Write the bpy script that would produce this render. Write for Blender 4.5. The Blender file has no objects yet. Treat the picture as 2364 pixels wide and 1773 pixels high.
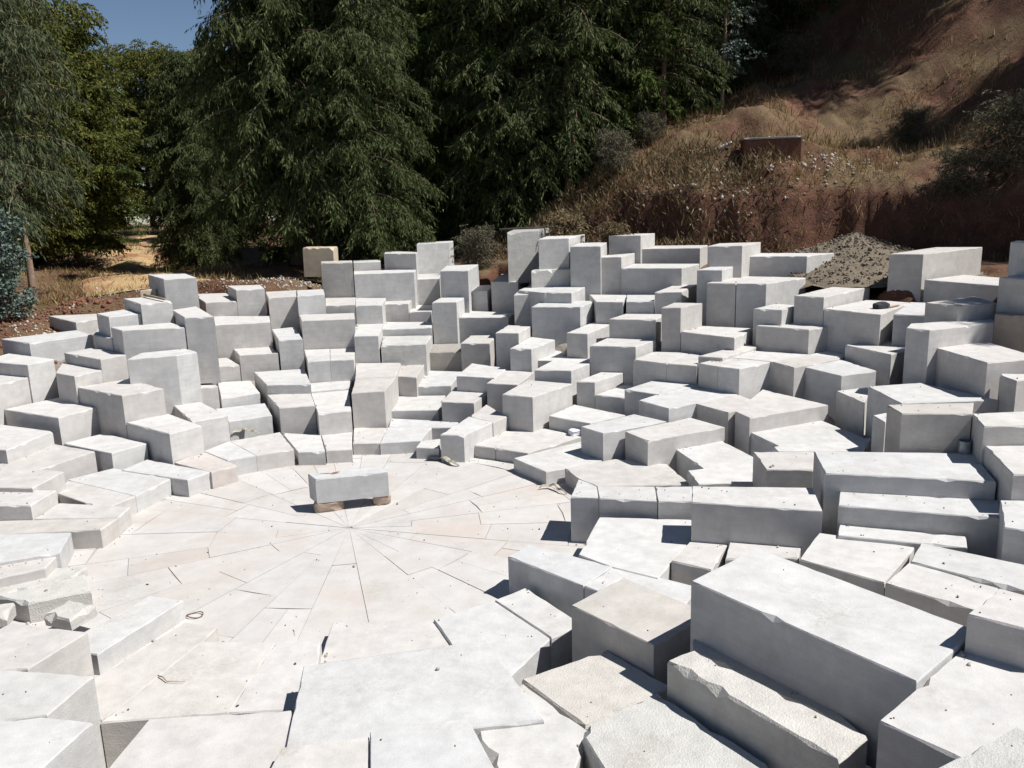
import bpy, bmesh, math, random
import numpy as np
from mathutils import Vector, Matrix, noise
R = math.radians
scene = bpy.context.scene
COL = scene.collection

# ------------------------------------------------------------------ camera, sky, sun, exposure
SUN_AZ, SUN_EL = 103.0, 56.0          # azimuth clockwise from +y
cd = bpy.data.cameras.new('camera'); cam = bpy.data.objects.new('camera', cd); COL.objects.link(cam)
right = Vector((0.99950656, -0.006745, -0.03067802)); down = Vector((-0.03141076, -0.21462937, -0.97619035)); fwd = Vector((0.0, 0.97667228, -0.21473533))
m = Matrix((right, -down, -fwd)).transposed().to_4x4(); m.translation = (0, 0, 5)
cam.matrix_world = m
cd.sensor_width = 36.0; cd.lens = 1950 / 2364 * 36.0; cd.clip_start = 0.1; cd.clip_end = 3000
scene.camera = cam
world = bpy.data.worlds.new('World'); scene.world = world; world.use_nodes = True
nt = world.node_tree; bg = nt.nodes['Background']
sky = nt.nodes.new('ShaderNodeTexSky'); sky.sky_type = 'NISHITA'; sky.sun_disc = False
sky.sun_elevation = R(SUN_EL); sky.sun_rotation = R(SUN_AZ); sky.altitude = 2400; sky.dust_density = 0.6
nt.links.new(sky.outputs[0], bg.inputs[0]); bg.inputs[1].default_value = 0.056
sd = bpy.data.lights.new('sun', 'SUN'); sd.energy = 4.7; sd.angle = R(0.53); sd.color = (1.0, 0.975, 0.935)
sun = bpy.data.objects.new('sun', sd); COL.objects.link(sun)
sdir = Vector((math.sin(R(SUN_AZ)) * math.cos(R(SUN_EL)), math.cos(R(SUN_AZ)) * math.cos(R(SUN_EL)), math.sin(R(SUN_EL))))
sun.rotation_euler = sdir.to_track_quat('Z', 'Y').to_euler(); sun.location = (20, -10, 40)
scene.view_settings.view_transform = 'Standard'; scene.view_settings.look = 'None'
scene.view_settings.exposure = 0.48; scene.view_settings.gamma = 1.0
scene.cycles.max_bounces = 6; scene.cycles.diffuse_bounces = 3; scene.cycles.transparent_max_bounces = 8

rng = np.random.default_rng(7); random.seed(7)

# ------------------------------------------------------------------ helpers
def tag(o, label=None, cat=None, group=None, kind=None):
    if label: o['label'] = label
    if cat: o['category'] = cat
    if group: o['group'] = group
    if kind: o['kind'] = kind
    return o
def link(name, me, mat=None, parent=None, loc=(0, 0, 0)):
    o = bpy.data.objects.new(name, me); COL.objects.link(o); o.location = loc
    if mat: me.materials.append(mat)
    if parent: o.parent = parent
    return o
def mesh_np(name, V, F, mat=None, parent=None, loc=(0, 0, 0), smooth=False):
    """V (n,3) floats, F (m,k) ints, all faces with k corners"""
    me = bpy.data.meshes.new(name); V = np.asarray(V, np.float32); F = np.asarray(F, np.int32); k = F.shape[1]
    me.vertices.add(len(V)); me.vertices.foreach_set('co', V.ravel())
    me.loops.add(F.size); me.loops.foreach_set('vertex_index', F.ravel())
    me.polygons.add(len(F)); me.polygons.foreach_set('loop_start', np.arange(0, F.size, k, dtype=np.int32))
    me.polygons.foreach_set('loop_total', np.full(len(F), k, np.int32))
    if smooth: me.polygons.foreach_set('use_smooth', np.ones(len(F), bool))
    me.update(calc_edges=True); me.validate()
    return link(name, me, mat, parent, loc)
def mesh_py(name, V, F, mat=None, parent=None, loc=(0, 0, 0), smooth=False):
    me = bpy.data.meshes.new(name); me.from_pydata([tuple(v) for v in V], [], F); me.update()
    if smooth: me.polygons.foreach_set('use_smooth', np.ones(len(F), bool))
    return link(name, me, mat, parent, loc)
def empty(name, loc, rz=0):
    o = bpy.data.objects.new(name, None); COL.objects.link(o); o.location = loc; o.rotation_euler = (0, 0, rz); o.empty_display_size = .2
    return o
def copy_tree(o, parent=None):
    c = o.copy(); COL.objects.link(c); c.parent = parent
    for ch in o.children: copy_tree(ch, c)
    return c

# ------------------------------------------------------------------ materials
def new_mat(name):
    mt = bpy.data.materials.new(name); mt.use_nodes = True
    n = mt.node_tree.nodes; l = mt.node_tree.links; b = n['Principled BSDF']
    b.inputs['Roughness'].default_value = 0.9
    b.inputs['Specular IOR Level'].default_value = 0.25
    return mt, n, l, b
def N(n, t, **kw):
    x = n.new(t)
    for k, v in kw.items():
        if k in x.inputs.keys() if hasattr(x.inputs, 'keys') else False: x.inputs[k].default_value = v
        else: setattr(x, k, v)
    return x
def noise_n(n, l, vec, scale, detail=4, rough=.55):
    x = n.new('ShaderNodeTexNoise'); x.inputs['Scale'].default_value = scale; x.inputs['Detail'].default_value = detail; x.inputs['Roughness'].default_value = rough
    if vec is not None: l.new(vec, x.inputs['Vector'])
    return x.outputs['Fac']
def ramp(n, l, fac, stops):
    x = n.new('ShaderNodeValToRGB'); e = x.color_ramp.elements
    while len(e) < len(stops): e.new(.5)
    for i, (p, c) in enumerate(stops): e[i].position = p; e[i].color = (*c, 1) if len(c) == 3 else c
    l.new(fac, x.inputs[0]); return x.outputs[0]
def mix(n, l, fac, a, b, mode='MIX'):
    x = n.new('ShaderNodeMix'); x.data_type = 'RGBA'; x.blend_type = mode
    for s, v in ((0, fac), (6, a), (7, b)):
        if hasattr(v, 'node'): l.new(v, x.inputs[s])
        else: x.inputs[s].default_value = v if s == 0 else ((*v, 1) if len(v) == 3 else v)
    return x.outputs[2]
def math_n(n, l, op, a, b=None, clamp=False):
    x = n.new('ShaderNodeMath'); x.operation = op; x.use_clamp = clamp
    for s, v in ((0, a), (1, b)):
        if v is None: continue
        if hasattr(v, 'node'): l.new(v, x.inputs[s])
        else: x.inputs[s].default_value = v
    return x.outputs[0]
def bump(n, l, b, h, strength, dist=.02):
    x = n.new('ShaderNodeBump'); x.inputs['Strength'].default_value = strength; x.inputs['Distance'].default_value = dist
    l.new(h, x.inputs['Height']); l.new(x.outputs[0], b.inputs['Normal'])

def stone_mat(name, base=(.545, .535, .525), dirt=.55, rough_top=False):
    mt, n, l, b = new_mat(name)
    pos = n.new('ShaderNodeNewGeometry'); P = pos.outputs['Position']; nrm = pos.outputs['Normal']
    oi = n.new('ShaderNodeObjectInfo'); rnd = oi.outputs['Random']
    big = noise_n(n, l, P, .9, 5, .6); mid = noise_n(n, l, P, 4.5, 6, .65); fine = noise_n(n, l, P, 60, 4, .6); speck = noise_n(n, l, P, 22, 3, .7)
    lo = tuple(c * .84 for c in base); hi = tuple(min(1, c * 1.07) for c in base)
    c = ramp(n, l, mid, [(.3, lo), (.68, hi)])
    tone = ramp(n, l, rnd, [(0, (.90, .87, .84)), (.25, (1.0, .985, .965)), (.5, (.94, .955, .965)), (.75, (1.04, 1.035, 1.02)), (1, (.96, .93, .905))])
    c = mix(n, l, 1.0, c, tone, 'MULTIPLY')
    # horizontal saw lines / beds on the cut sides, streaks
    sep = n.new('ShaderNodeSeparateXYZ'); l.new(P, sep.inputs[0])
    mp = n.new('ShaderNodeMapping'); mp.inputs['Scale'].default_value = (.7, .7, 9); l.new(P, mp.inputs['Vector'])
    beds = noise_n(n, l, mp.outputs[0], 2.2, 4, .6)
    sepn = n.new('ShaderNodeSeparateXYZ'); l.new(nrm, sepn.inputs[0])
    up = math_n(n, l, 'GREATER_THAN', sepn.outputs[2], .6); side = math_n(n, l, 'SUBTRACT', 1.0, up)
    bedf = math_n(n, l, 'MULTIPLY', ramp(n, l, beds, [(.42, (0, 0, 0)), (.62, (1, 1, 1))]), side)
    c = mix(n, l, math_n(n, l, 'MULTIPLY', bedf, .22), c, (base[0] * .72, base[1] * .71, base[2] * .69))
    # rain streaks on the sides
    ms = n.new('ShaderNodeMapping'); ms.inputs['Scale'].default_value = (6, 6, .5); l.new(P, ms.inputs['Vector'])
    st = noise_n(n, l, ms.outputs[0], 2.0, 3, .5)
    stf = math_n(n, l, 'MULTIPLY', ramp(n, l, st, [(.55, (0, 0, 0)), (.75, (1, 1, 1))]), side)
    c = mix(n, l, math_n(n, l, 'MULTIPLY', stf, .16), c, (base[0] * .6, base[1] * .57, base[2] * .53))
    # dust and grey grime lying on the tops
    dm = math_n(n, l, 'MULTIPLY', ramp(n, l, big, [(.52, (0, 0, 0)), (.72, (1, 1, 1))]), ramp(n, l, speck, [(.38, (.15, .15, .15)), (.62, (1, 1, 1))]))
    dm = math_n(n, l, 'MULTIPLY', dm, up)
    c = mix(n, l, math_n(n, l, 'MULTIPLY', dm, dirt), c, (.36, .325, .285))
    # specks
    spk = noise_n(n, l, P, 42, 2, .8)
    c = mix(n, l, math_n(n, l, 'MULTIPLY', ramp(n, l, spk, [(.66, (0, 0, 0)), (.72, (1, 1, 1))]), .35), c, (.25, .23, .2))
    grit = noise_n(n, l, P, 130, 3, .75)
    c = mix(n, l, math_n(n, l, 'MULTIPLY', ramp(n, l, grit, [(.52, (0, 0, 0)), (.66, (1, 1, 1))]), .22), c, (base[0] * .62, base[1] * .6, base[2] * .57))
    scf = math_n(n, l, 'MULTIPLY', ramp(n, l, noise_n(n, l, P, 2.1, 6, .72), [(.57, (0, 0, 0)), (.68, (1, 1, 1))]), up)
    c = mix(n, l, math_n(n, l, 'MULTIPLY', math_n(n, l, 'MULTIPLY', scf, ramp(n, l, speck, [(.4, (.1, .1, .1)), (.6, (1, 1, 1))])), .45), c, (.34, .32, .29))
    l.new(c, b.inputs['Base Color'])
    h = math_n(n, l, 'ADD', fine, math_n(n, l, 'MULTIPLY', mid, 1.2))
    bump(n, l, b, h, .55 if rough_top else .28, .03 if rough_top else .012)
    return mt
STONE = stone_mat('sawn_limestone')
ROUGH = stone_mat('rough_limestone', (.55, .535, .505), .75, True)
BEIGE = stone_mat('beige_limestone', (.55, .47, .36), .3)
STAINED = stone_mat('stained_limestone', (.40, .385, .36), .7, True)
REDDISH = stone_mat('reddish_stone', (.42, .345, .285), .5)
PINKISH = stone_mat('pinkish_limestone', (.555, .52, .50), .35)
GREYROUGH = stone_mat('grey_rough_stone', (.40, .405, .40), .5, True)
STREAKED = stone_mat('streaked_limestone', (.50, .465, .43), .6)
DUSTY = stone_mat('dusty_limestone', (.535, .52, .50), 1.0)
BROWNST = stone_mat('brown_stone', (.40, .31, .25), .5)

def floor_mat():
    mt, n, l, b = new_mat('floor_paving')
    pos = n.new('ShaderNodeNewGeometry'); P = pos.outputs['Position']
    tone = ramp(n, l, pos.outputs['Random Per Island'], [(0, (.93, .91, .89)), (.4, (1, .995, .985)), (.7, (.97, .975, .98)), (1, (1.04, 1.03, 1.02))])
    mid = noise_n(n, l, P, 3.0, 6, .65); fine = noise_n(n, l, P, 55, 4, .6); big = noise_n(n, l, P, .55, 5, .6); speck = noise_n(n, l, P, 18, 3, .7)
    c = ramp(n, l, mid, [(.3, (.46, .44, .42)), (.68, (.53, .515, .50))])
    pk = ramp(n, l, big, [(.5, (0, 0, 0)), (.68, (1, 1, 1))])
    c = mix(n, l, math_n(n, l, 'MULTIPLY', pk, .6), c, (.47, .395, .345))
    gr = math_n(n, l, 'MULTIPLY', ramp(n, l, noise_n(n, l, P, .8, 4, .6), [(.55, (0, 0, 0)), (.7, (1, 1, 1))]), ramp(n, l, speck, [(.35, (.1, .1, .1)), (.6, (1, 1, 1))]))
    c = mix(n, l, math_n(n, l, 'MULTIPLY', gr, .7), c, (.36, .345, .32))
    c = mix(n, l, 1.0, c, tone, 'MULTIPLY')
    sz = n.new('ShaderNodeSeparateXYZ'); l.new(P, sz.inputs[0])
    c = mix(n, l, math_n(n, l, 'LESS_THAN', sz.outputs[2], -.006), c, (.38, .35, .32))
    spk = noise_n(n, l, P, 34, 2, .8)
    c = mix(n, l, math_n(n, l, 'MULTIPLY', ramp(n, l, spk, [(.665, (0, 0, 0)), (.72, (1, 1, 1))]), .5), c, (.22, .2, .17))
    l.new(c, b.inputs['Base Color'])
    bump(n, l, b, math_n(n, l, 'ADD', fine, math_n(n, l, 'MULTIPLY', mid, 1.5)), .3, .012)
    return mt

def soil_mat():
    mt, n, l, b = new_mat('red_soil')
    g = n.new('ShaderNodeNewGeometry'); P = g.outputs['Position']
    big = noise_n(n, l, P, .45, 6, .65); mid = noise_n(n, l, P, 2.6, 6, .7); fine = noise_n(n, l, P, 22, 5, .7)
    soil = ramp(n, l, mid, [(.3, (.07, .03, .019)), (.7, (.165, .075, .046))])
    grass = ramp(n, l, fine, [(.3, (.08, .05, .028)), (.7, (.20, .14, .075))])
    s = n.new('ShaderNodeSeparateXYZ'); l.new(g.outputs['Normal'], s.inputs[0])
    flat = ramp(n, l, s.outputs[2], [(.45, (0, 0, 0)), (.75, (1, 1, 1))])
    gf = math_n(n, l, 'MULTIPLY', ramp(n, l, big, [(.4, (0, 0, 0)), (.56, (1, 1, 1))]), flat)
    c = mix(n, l, gf, soil, grass)
    peb = n.new('ShaderNodeTexVoronoi'); peb.inputs['Scale'].default_value = 14; l.new(P, peb.inputs['Vector'])
    pf = math_n(n, l, 'MULTIPLY', math_n(n, l, 'LESS_THAN', peb.outputs['Distance'], .16), ramp(n, l, big, [(.45, (1, 1, 1)), (.6, (0, 0, 0))]))
    c = mix(n, l, math_n(n, l, 'MULTIPLY', pf, .6), c, (.36, .33, .29))
    mpd = n.new('ShaderNodeMapping'); mpd.inputs['Location'].default_value = (2.2, -13.5, 0); mpd.inputs['Scale'].default_value = (1, 1, 0); l.new(P, mpd.inputs['Vector'])
    ln = n.new('ShaderNodeVectorMath'); ln.operation = 'LENGTH'; l.new(mpd.outputs[0], ln.inputs[0])
    dust = ramp(n, l, math_n(n, l, 'MULTIPLY', math_n(n, l, 'ADD', ln.outputs[1], math_n(n, l, 'MULTIPLY', mid, 2.0)), .05), [(.53, (1, 1, 1)), (.60, (0, 0, 0))])
    c = mix(n, l, dust, c, ramp(n, l, fine, [(.3, (.26, .225, .19)), (.7, (.42, .38, .335))]))
    l.new(c, b.inputs['Base Color'])
    bump(n, l, b, math_n(n, l, 'ADD', fine, math_n(n, l, 'MULTIPLY', mid, 2)), .7, .06)
    return mt
def path_mat():
    mt, n, l, b = new_mat('dry_path')
    g = n.new('ShaderNodeNewGeometry'); P = g.outputs['Position']
    big = noise_n(n, l, P, .5, 5, .65); fine = noise_n(n, l, P, 9, 6, .7)
    c = ramp(n, l, fine, [(.3, (.30, .20, .095)), (.7, (.50, .36, .19))])
    c = mix(n, l, ramp(n, l, big, [(.48, (0, 0, 0)), (.62, (1, 1, 1))]), c, (.27, .13, .075))
    l.new(c, b.inputs['Base Color']); bump(n, l, b, fine, .6, .05)
    return mt
def plain(name, col, rough=.9, var=.25, scale=6, metallic=0, bmp=.3):
    mt, n, l, b = new_mat(name)
    tc = n.new('ShaderNodeNewGeometry'); f = noise_n(n, l, tc.outputs['Position'], scale, 5, .65)
    l.new(ramp(n, l, f, [(.3, tuple(c * (1 - var) for c in col)), (.7, tuple(min(1, c * (1 + var)) for c in col))]), b.inputs['Base Color'])
    b.inputs['Roughness'].default_value = rough; b.inputs['Metallic'].default_value = metallic
    if bmp: bump(n, l, b, f, bmp, .02)
    return mt
def leaf_mat(name, cols, trans=.25, rough=.75, spec=.12):
    """each sprig takes its own shade from COLS"""
    mt, n, l, b = new_mat(name)
    g = n.new('ShaderNodeNewGeometry')
    cl = noise_n(n, l, g.outputs['Position'], .55, 3, .6)
    f = math_n(n, l, 'ADD', math_n(n, l, 'MULTIPLY', g.outputs['Random Per Island'], .6), math_n(n, l, 'MULTIPLY', cl, .4))
    st = [(i / (len(cols) - 1), c) for i, c in enumerate(cols)]
    c = ramp(n, l, f, st)
    l.new(c, b.inputs['Base Color']); b.inputs['Roughness'].default_value = rough; b.inputs['Specular IOR Level'].default_value = spec
    tr = n.new('ShaderNodeBsdfTranslucent'); l.new(c, tr.inputs[0])
    mx = n.new('ShaderNodeMixShader'); mx.inputs[0].default_value = trans
    l.new(b.outputs[0], mx.inputs[1]); l.new(tr.outputs[0], mx.inputs[2]); l.new(mx.outputs[0], n['Material Output'].inputs[0])
    return mt
SOIL = soil_mat(); PATH = path_mat(); FLOOR = floor_mat()
BARK = plain('bark', (.12, .085, .06), .95, .45, 14, 0, .8)
PALEBARK = plain('pale_bark', (.24, .17, .125), .85, .35, 9, 0, .4)

# ------------------------------------------------------------------ the blocks of the amphitheatre (world metres)
# label, top z, base z, corner x, y ...
BLOCKS = [
('squared pale grey block, seventh from the left in the lowest ring round the floor', 0.319, 0.000, (-7.262, 14.947, -5.783, 14.249, -5.517, 14.688, -7.057, 15.586)),
('pinkish white corner block in the lowest ring beside the centre stone', 0.321, 0.000, (-6.423, 15.307, -5.490, 14.631, -5.156, 15.028, -6.079, 15.965)),
('squared pale grey block, ninth from the left in the lowest ring round the floor', 0.327, 0.000, (-6.108, 15.993, -5.413, 15.305, -4.958, 15.587, -5.812, 16.668)),
('squared pale grey block, tenth from the left in the lowest ring round the floor', 0.327, -0.173, (-5.812, 16.668, -4.953, 15.586, -4.315, 15.932, -4.934, 17.255)),
('low pale grey block, eleventh from the left in the lowest ring round the floor', 0.273, 0.000, (-4.932, 17.388, -4.231, 15.905, -3.695, 15.887, -4.045, 17.096)),
('low pale grey block, twelfth from the left in the lowest ring round the floor', 0.259, 0.000, (-4.046, 17.146, -3.696, 15.979, -3.197, 16.025, -3.432, 17.342)),
('low pale grey block, thirteenth from the left in the lowest ring round the floor', 0.245, 0.000, (-3.465, 17.751, -3.262, 16.489, -2.722, 16.464, -2.723, 17.623)),
('squared pale block, fourteenth from the left in the lowest ring round the floor', 0.245, -0.255, (-2.718, 17.662, -2.705, 16.441, -1.890, 16.534, -1.734, 17.682)),
('squared pale block, thirteenth from the left in the second tier above the floor', 0.245, -0.255, (-2.733, 18.413, -2.700, 17.684, -1.317, 17.456, -1.185, 17.927)),
('low pale block, fifteenth from the left in the lowest ring round the floor', 0.233, 0.000, (-1.888, 16.551, -1.942, 16.107, -1.487, 16.003, -1.504, 16.687)),
('long beam pointing at the floor with a sunlit long side, beside curled dry leaves', 0.549, 0.000, (-0.926, 17.193, -1.425, 15.857, -0.965, 15.770, -0.418, 16.655)),
('squared pale block, seventeenth from the left in the lowest ring round the floor', 0.549, 0.000, (-0.579, 18.227, -0.917, 17.216, -0.409, 16.638, -0.124, 17.117)),
('long pale grey block, sixth from the left in the lowest ring round the floor', 0.299, 0.000, (-8.066, 14.530, -6.395, 13.532, -6.150, 14.409, -7.502, 15.151)),
('long pale grey block, fifth from the left in the lowest ring round the floor', 0.299, -0.201, (-7.839, 13.786, -6.654, 12.935, -6.397, 13.528, -8.036, 14.505)),
('low block at the floor edge with a grey stain on its top', 0.301, 0.000, (-8.298, 12.565, -7.926, 11.942, -6.293, 12.053, -6.243, 12.515)),
('squared pale grey block, fourth from the left in the lowest ring round the floor', 0.301, -0.199, (-7.568, 13.297, -7.588, 12.584, -6.243, 12.515, -6.255, 12.996)),
('squared pale grey block, second from the left in the lowest ring round the floor', 0.333, 0.000, (-7.880, 11.875, -7.236, 10.800, -6.434, 11.131, -6.648, 11.884)),
('short pale grey block, first from the left in the lowest ring round the floor', 0.283, -0.217, (-7.301, 10.895, -7.013, 10.415, -6.438, 10.737, -6.490, 11.208)),
('low pale slab at the left edge of the photo behind the broken rough slab', 0.133, -0.367, (-7.225, 10.727, -6.910, 10.202, -6.085, 10.755, -6.046, 11.073, -6.634, 11.078)),
('broken rough topped slab lying between the paving and the small loose chunk', 0.277, 0.000, (-6.632, 9.926, -6.096, 9.699, -5.449, 9.992, -5.765, 10.498)),
('long low beam beside the rusty wire loop at the edge of the floor', 0.258, 0.000, (-4.649, 9.847, -5.133, 8.597, -4.643, 8.443, -4.159, 9.693)),
('grey stained paving slab in front of the long low beam', 0.190, 0.000, (-3.979, 9.238, -4.562, 7.930, -4.067, 7.289, -3.613, 8.773, -3.545, 9.111)),
('large pale step block behind the long lit beam at the lower left', 0.708, 0.190, (-5.463, 8.365, -5.975, 7.302, -4.767, 7.417, -4.520, 8.104)),
('pale paving slab with dark scuffs between grey stained slab and big bright slab', 0.270, -0.230, (-3.555, 8.632, -4.000, 7.159, -2.819, 7.246, -2.710, 8.555)),
('pale step block in front of the stained paving slab at the lower left', 0.744, 0.270, (-5.046, 7.352, -5.475, 6.326, -4.128, 6.577, -4.010, 7.187)),
('pale step block in the bottom left corner of the photo', 0.726, 0.270, (-4.702, 6.679, -4.422, 5.112, -3.951, 5.148, -3.688, 6.486)),
('narrow paving slab with a thin crack beside the big bright slab', 0.350, -0.150, (-2.668, 8.448, -2.769, 7.123, -2.144, 7.146, -2.102, 7.949, -2.185, 8.469)),
('wide paving slab at the floor edge ending at a dark open joint', 0.190, -0.310, (-2.197, 9.123, -2.172, 8.210, -0.760, 8.502, -1.010, 9.118)),
('paving slab just right of the long dark open joint', 0.230, -0.270, (-0.290, 9.480, -0.999, 9.050, -0.330, 7.438, 0.352, 8.555)),
('paving slab in the strip of shade below the long shaded beam', 0.250, -0.250, (0.090, 9.755, -0.289, 9.446, 0.350, 8.506, 0.712, 8.786)),
('biggest bright slab in the middle of the near paving', 0.660, 0.000, (-2.093, 7.373, -1.947, 6.114, 0.184, 6.401, -0.342, 7.768)),
('speckled paving slab touched by two dark pointed shadows', 0.450, -0.050, (0.877, 7.875, 0.005, 7.381, 0.550, 6.606, 1.414, 7.182)),
('long speckled slab along the long rough topped beam at the bottom edge', 0.700, 0.200, (1.195, 6.699, 0.467, 6.198, 0.963, 4.517, 1.875, 5.686)),
('bright slab at the bottom edge split by a short black crack', 0.800, 0.000, (-1.248, 6.126, -1.019, 4.679, 0.132, 4.632, -0.453, 6.260)),
('bright paving slab at the bottom edge beside the bottom left step block', 0.620, 0.000, (-3.288, 6.658, -3.434, 5.082, -1.582, 4.901, -2.051, 6.724)),
('low pale block, eighteenth from the left in the lowest ring round the floor', 0.247, 0.000, (-0.256, 17.051, -0.817, 16.086, -0.370, 15.836, 0.707, 17.145)),
('squared pale block, nineteenth from the left in the lowest ring round the floor', 0.247, -0.253, (0.713, 17.168, -0.354, 15.834, 0.257, 15.445, 1.373, 16.456)),
('low block with a notched top edge at the floor', 0.252, 0.000, (1.404, 16.154, -0.015, 15.136, 0.553, 14.257, 0.897, 14.423, 1.645, 14.842)),
('squared pale block, twenty-first from the left in the lowest ring round the floor', 0.280, -0.220, (1.837, 14.792, 0.892, 14.336, 1.086, 13.749, 1.360, 13.331, 2.912, 13.282, 2.716, 14.410)),
('short pale block, twenty-second from the left in the lowest ring round the floor', 0.710, 0.000, (0.986, 12.493, 0.804, 11.715, 1.207, 11.629, 1.235, 12.140)),
('short pale block, twenty-third from the left in the lowest ring round the floor', 0.720, 0.000, (1.233, 12.112, 1.211, 11.587, 2.019, 11.383, 2.084, 12.005)),
('short pale block, twenty-fourth from the left in the lowest ring round the floor', 0.730, 0.000, (2.084, 11.976, 2.026, 11.346, 2.493, 11.313, 2.629, 11.925)),
('large flat slab below the row of greenish lit block faces', 0.500, 0.000, (1.191, 11.412, 0.786, 10.134, 1.174, 9.726, 1.676, 9.375, 1.938, 9.860, 2.337, 10.528, 2.469, 11.204)),
('slab with a short shaded end face behind the huge slab block', 0.540, 0.040, (2.316, 10.435, 1.913, 9.773, 2.340, 9.476, 2.747, 10.257)),
('squared pale block, twenty-fifth from the left in the lowest ring round the floor', 1.090, 0.540, (2.415, 10.948, 2.278, 10.343, 3.810, 9.883, 3.986, 10.740)),
('flat slab beside a dark square gap behind the huge slab block', 0.580, 0.080, (2.908, 10.659, 2.561, 9.691, 3.449, 9.659, 3.820, 10.473)),
('long beam with a shaded front casting a pointed shadow on the floor', 0.530, 0.030, (0.147, 10.446, -0.121, 10.073, 0.764, 9.173, 1.164, 9.678)),
('short end block after the crack of the long shaded beam', 0.530, 0.030, (1.166, 9.661, 0.774, 9.178, 0.915, 9.038, 1.292, 9.403)),
('big block with a brown stained top in front of the long shaded beam', 0.760, 0.250, (1.195, 8.891, 0.557, 8.258, 1.283, 7.388, 1.968, 7.979)),
('huge long slab block with a tall dark face, largest in the photo', 1.470, 0.450, (2.424, 7.967, 1.611, 7.278, 2.882, 5.530, 3.695, 6.219)),
('long narrow beam with a rough pitted top beside the biggest slab block', 1.040, 0.450, (1.527, 6.817, 1.276, 6.650, 2.236, 5.263, 2.547, 5.518)),
('block with a chipped corner beyond the end of the huge slab block', 1.430, 1.040, (3.456, 6.003, 2.442, 5.139, 3.048, 4.391, 3.940, 5.569)),
('wide flat slab below the two long shaded strip blocks', 0.850, 0.350, (3.730, 9.773, 3.235, 9.020, 3.927, 8.364, 4.664, 9.244)),
('thin flat strip of stone at the foot of the lower shaded strip block', 0.900, 0.400, (4.025, 9.885, 3.878, 9.559, 5.197, 9.086, 5.352, 9.404)),
('flat slab with a round grey stain near the right edge', 0.980, 0.480, (4.644, 9.078, 4.304, 8.597, 5.232, 7.700, 5.606, 8.298)),
('flat slab between two long dark joints behind the huge slab block', 0.960, 0.460, (4.313, 8.632, 3.835, 8.147, 4.427, 7.503, 4.907, 7.945)),
('block with a chipped stone fin on its corner at the right edge', 1.760, 1.470, (3.935, 6.371, 3.463, 5.965, 3.858, 5.631, 4.297, 6.041)),
('rough white boulder like slab in the bottom right corner', 1.640, 1.040, (3.127, 4.738, 2.372, 4.336, 2.557, 3.935, 3.302, 4.387)),
('small bright stone piece at the bottom edge beside the rough topped beam', 0.750, 0.250, (2.546, 5.655, 2.193, 5.570, 2.298, 5.252, 2.715, 5.433)),
('long wide block with a chipped front edge below the stained block face', 1.387, 0.580, (4.227, 11.398, 4.033, 10.444, 5.960, 9.925, 6.297, 11.083)),
('long low bench block in the shade of the chipped long block', 1.143, 0.900, (4.215, 10.396, 4.010, 9.912, 5.690, 9.332, 6.015, 9.913)),
('block with two dark splits down its corner at the right edge', 1.329, 0.980, (5.744, 9.449, 5.327, 8.640, 5.662, 8.447, 6.247, 9.384)),
('tall step block at the right edge above the spiky block', 1.641, 1.329, (6.179, 10.609, 5.873, 9.452, 6.292, 9.393, 7.003, 10.519)),
('highest of the three stepped blocks at the right edge beside the stained face', 1.901, 1.641, (6.333, 11.257, 6.146, 10.613, 7.001, 10.559, 7.471, 11.304)),
('squared pale block, twentieth from the left in the second tier above the floor', 0.489, -0.011, (3.835, 15.129, 2.909, 14.643, 3.160, 13.457, 4.254, 13.666)),
('low pale block, twenty-first from the left in the second tier above the floor', 0.489, 0.280, (3.162, 13.467, 2.872, 13.392, 2.902, 12.700, 3.771, 12.701, 4.037, 13.634)),
('short pale block, twenty-second from the left in the second tier above the floor', 0.998, 0.489, (3.755, 12.703, 3.696, 11.825, 4.354, 11.746, 4.674, 12.605)),
('low pale block, twentieth from the left in the third tier above the floor', 0.706, 0.489, (5.846, 15.466, 4.310, 14.800, 4.549, 13.890, 6.194, 14.066)),
('squared pale block, twenty-first from the left in the third tier above the floor', 0.706, 0.206, (4.554, 13.907, 4.429, 13.857, 4.437, 13.587, 5.808, 13.440, 6.272, 14.210)),
('wide block with a brown streaked face above a grey tin', 1.920, 1.387, (5.414, 11.830, 5.393, 11.320, 6.295, 11.190, 6.650, 11.797)),
('small block showing a little lit triangle beside the brown streaked block', 1.310, 0.706, (5.952, 13.493, 5.959, 13.048, 6.202, 13.221, 6.225, 13.635)),
('tall pale block, twenty-second from the left in the third tier above the floor', 1.521, 0.706, (7.360, 14.842, 6.355, 14.678, 6.370, 13.394, 7.972, 13.433)),
('short pale block, twenty-seventh from the left in the fourth tier above the floor', 1.219, 0.706, (6.886, 15.915, 6.193, 15.689, 6.307, 14.686, 6.650, 15.320)),
('squared pale block, eighteenth from the left in the second tier above the floor', 0.768, 0.252, (2.394, 16.131, 1.271, 15.328, 1.629, 14.819, 2.916, 15.506)),
('squared pale block, nineteenth from the left in the second tier above the floor', 0.745, 0.280, (3.426, 15.804, 2.050, 14.966, 2.364, 14.322, 3.909, 15.052)),
('low pale block, seventeenth from the left in the second tier above the floor', 0.518, 0.247, (1.355, 18.083, 0.755, 17.162, 1.553, 16.458, 2.344, 17.029)),
('squared pale block, sixteenth from the left in the second tier above the floor', 0.993, 0.247, (0.365, 18.580, -0.213, 17.250, 0.413, 16.897, 1.318, 18.061)),
('squared pale block, fifteenth from the left in the second tier above the floor', 0.695, 0.245, (-1.347, 19.482, -1.557, 18.013, -0.840, 17.800, -0.434, 19.089)),
('squared pale block, twelfth from the left in the third tier above the floor', 1.020, 0.549, (-0.199, 19.678, -0.559, 18.282, 0.117, 18.012, 0.523, 19.310)),
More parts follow.
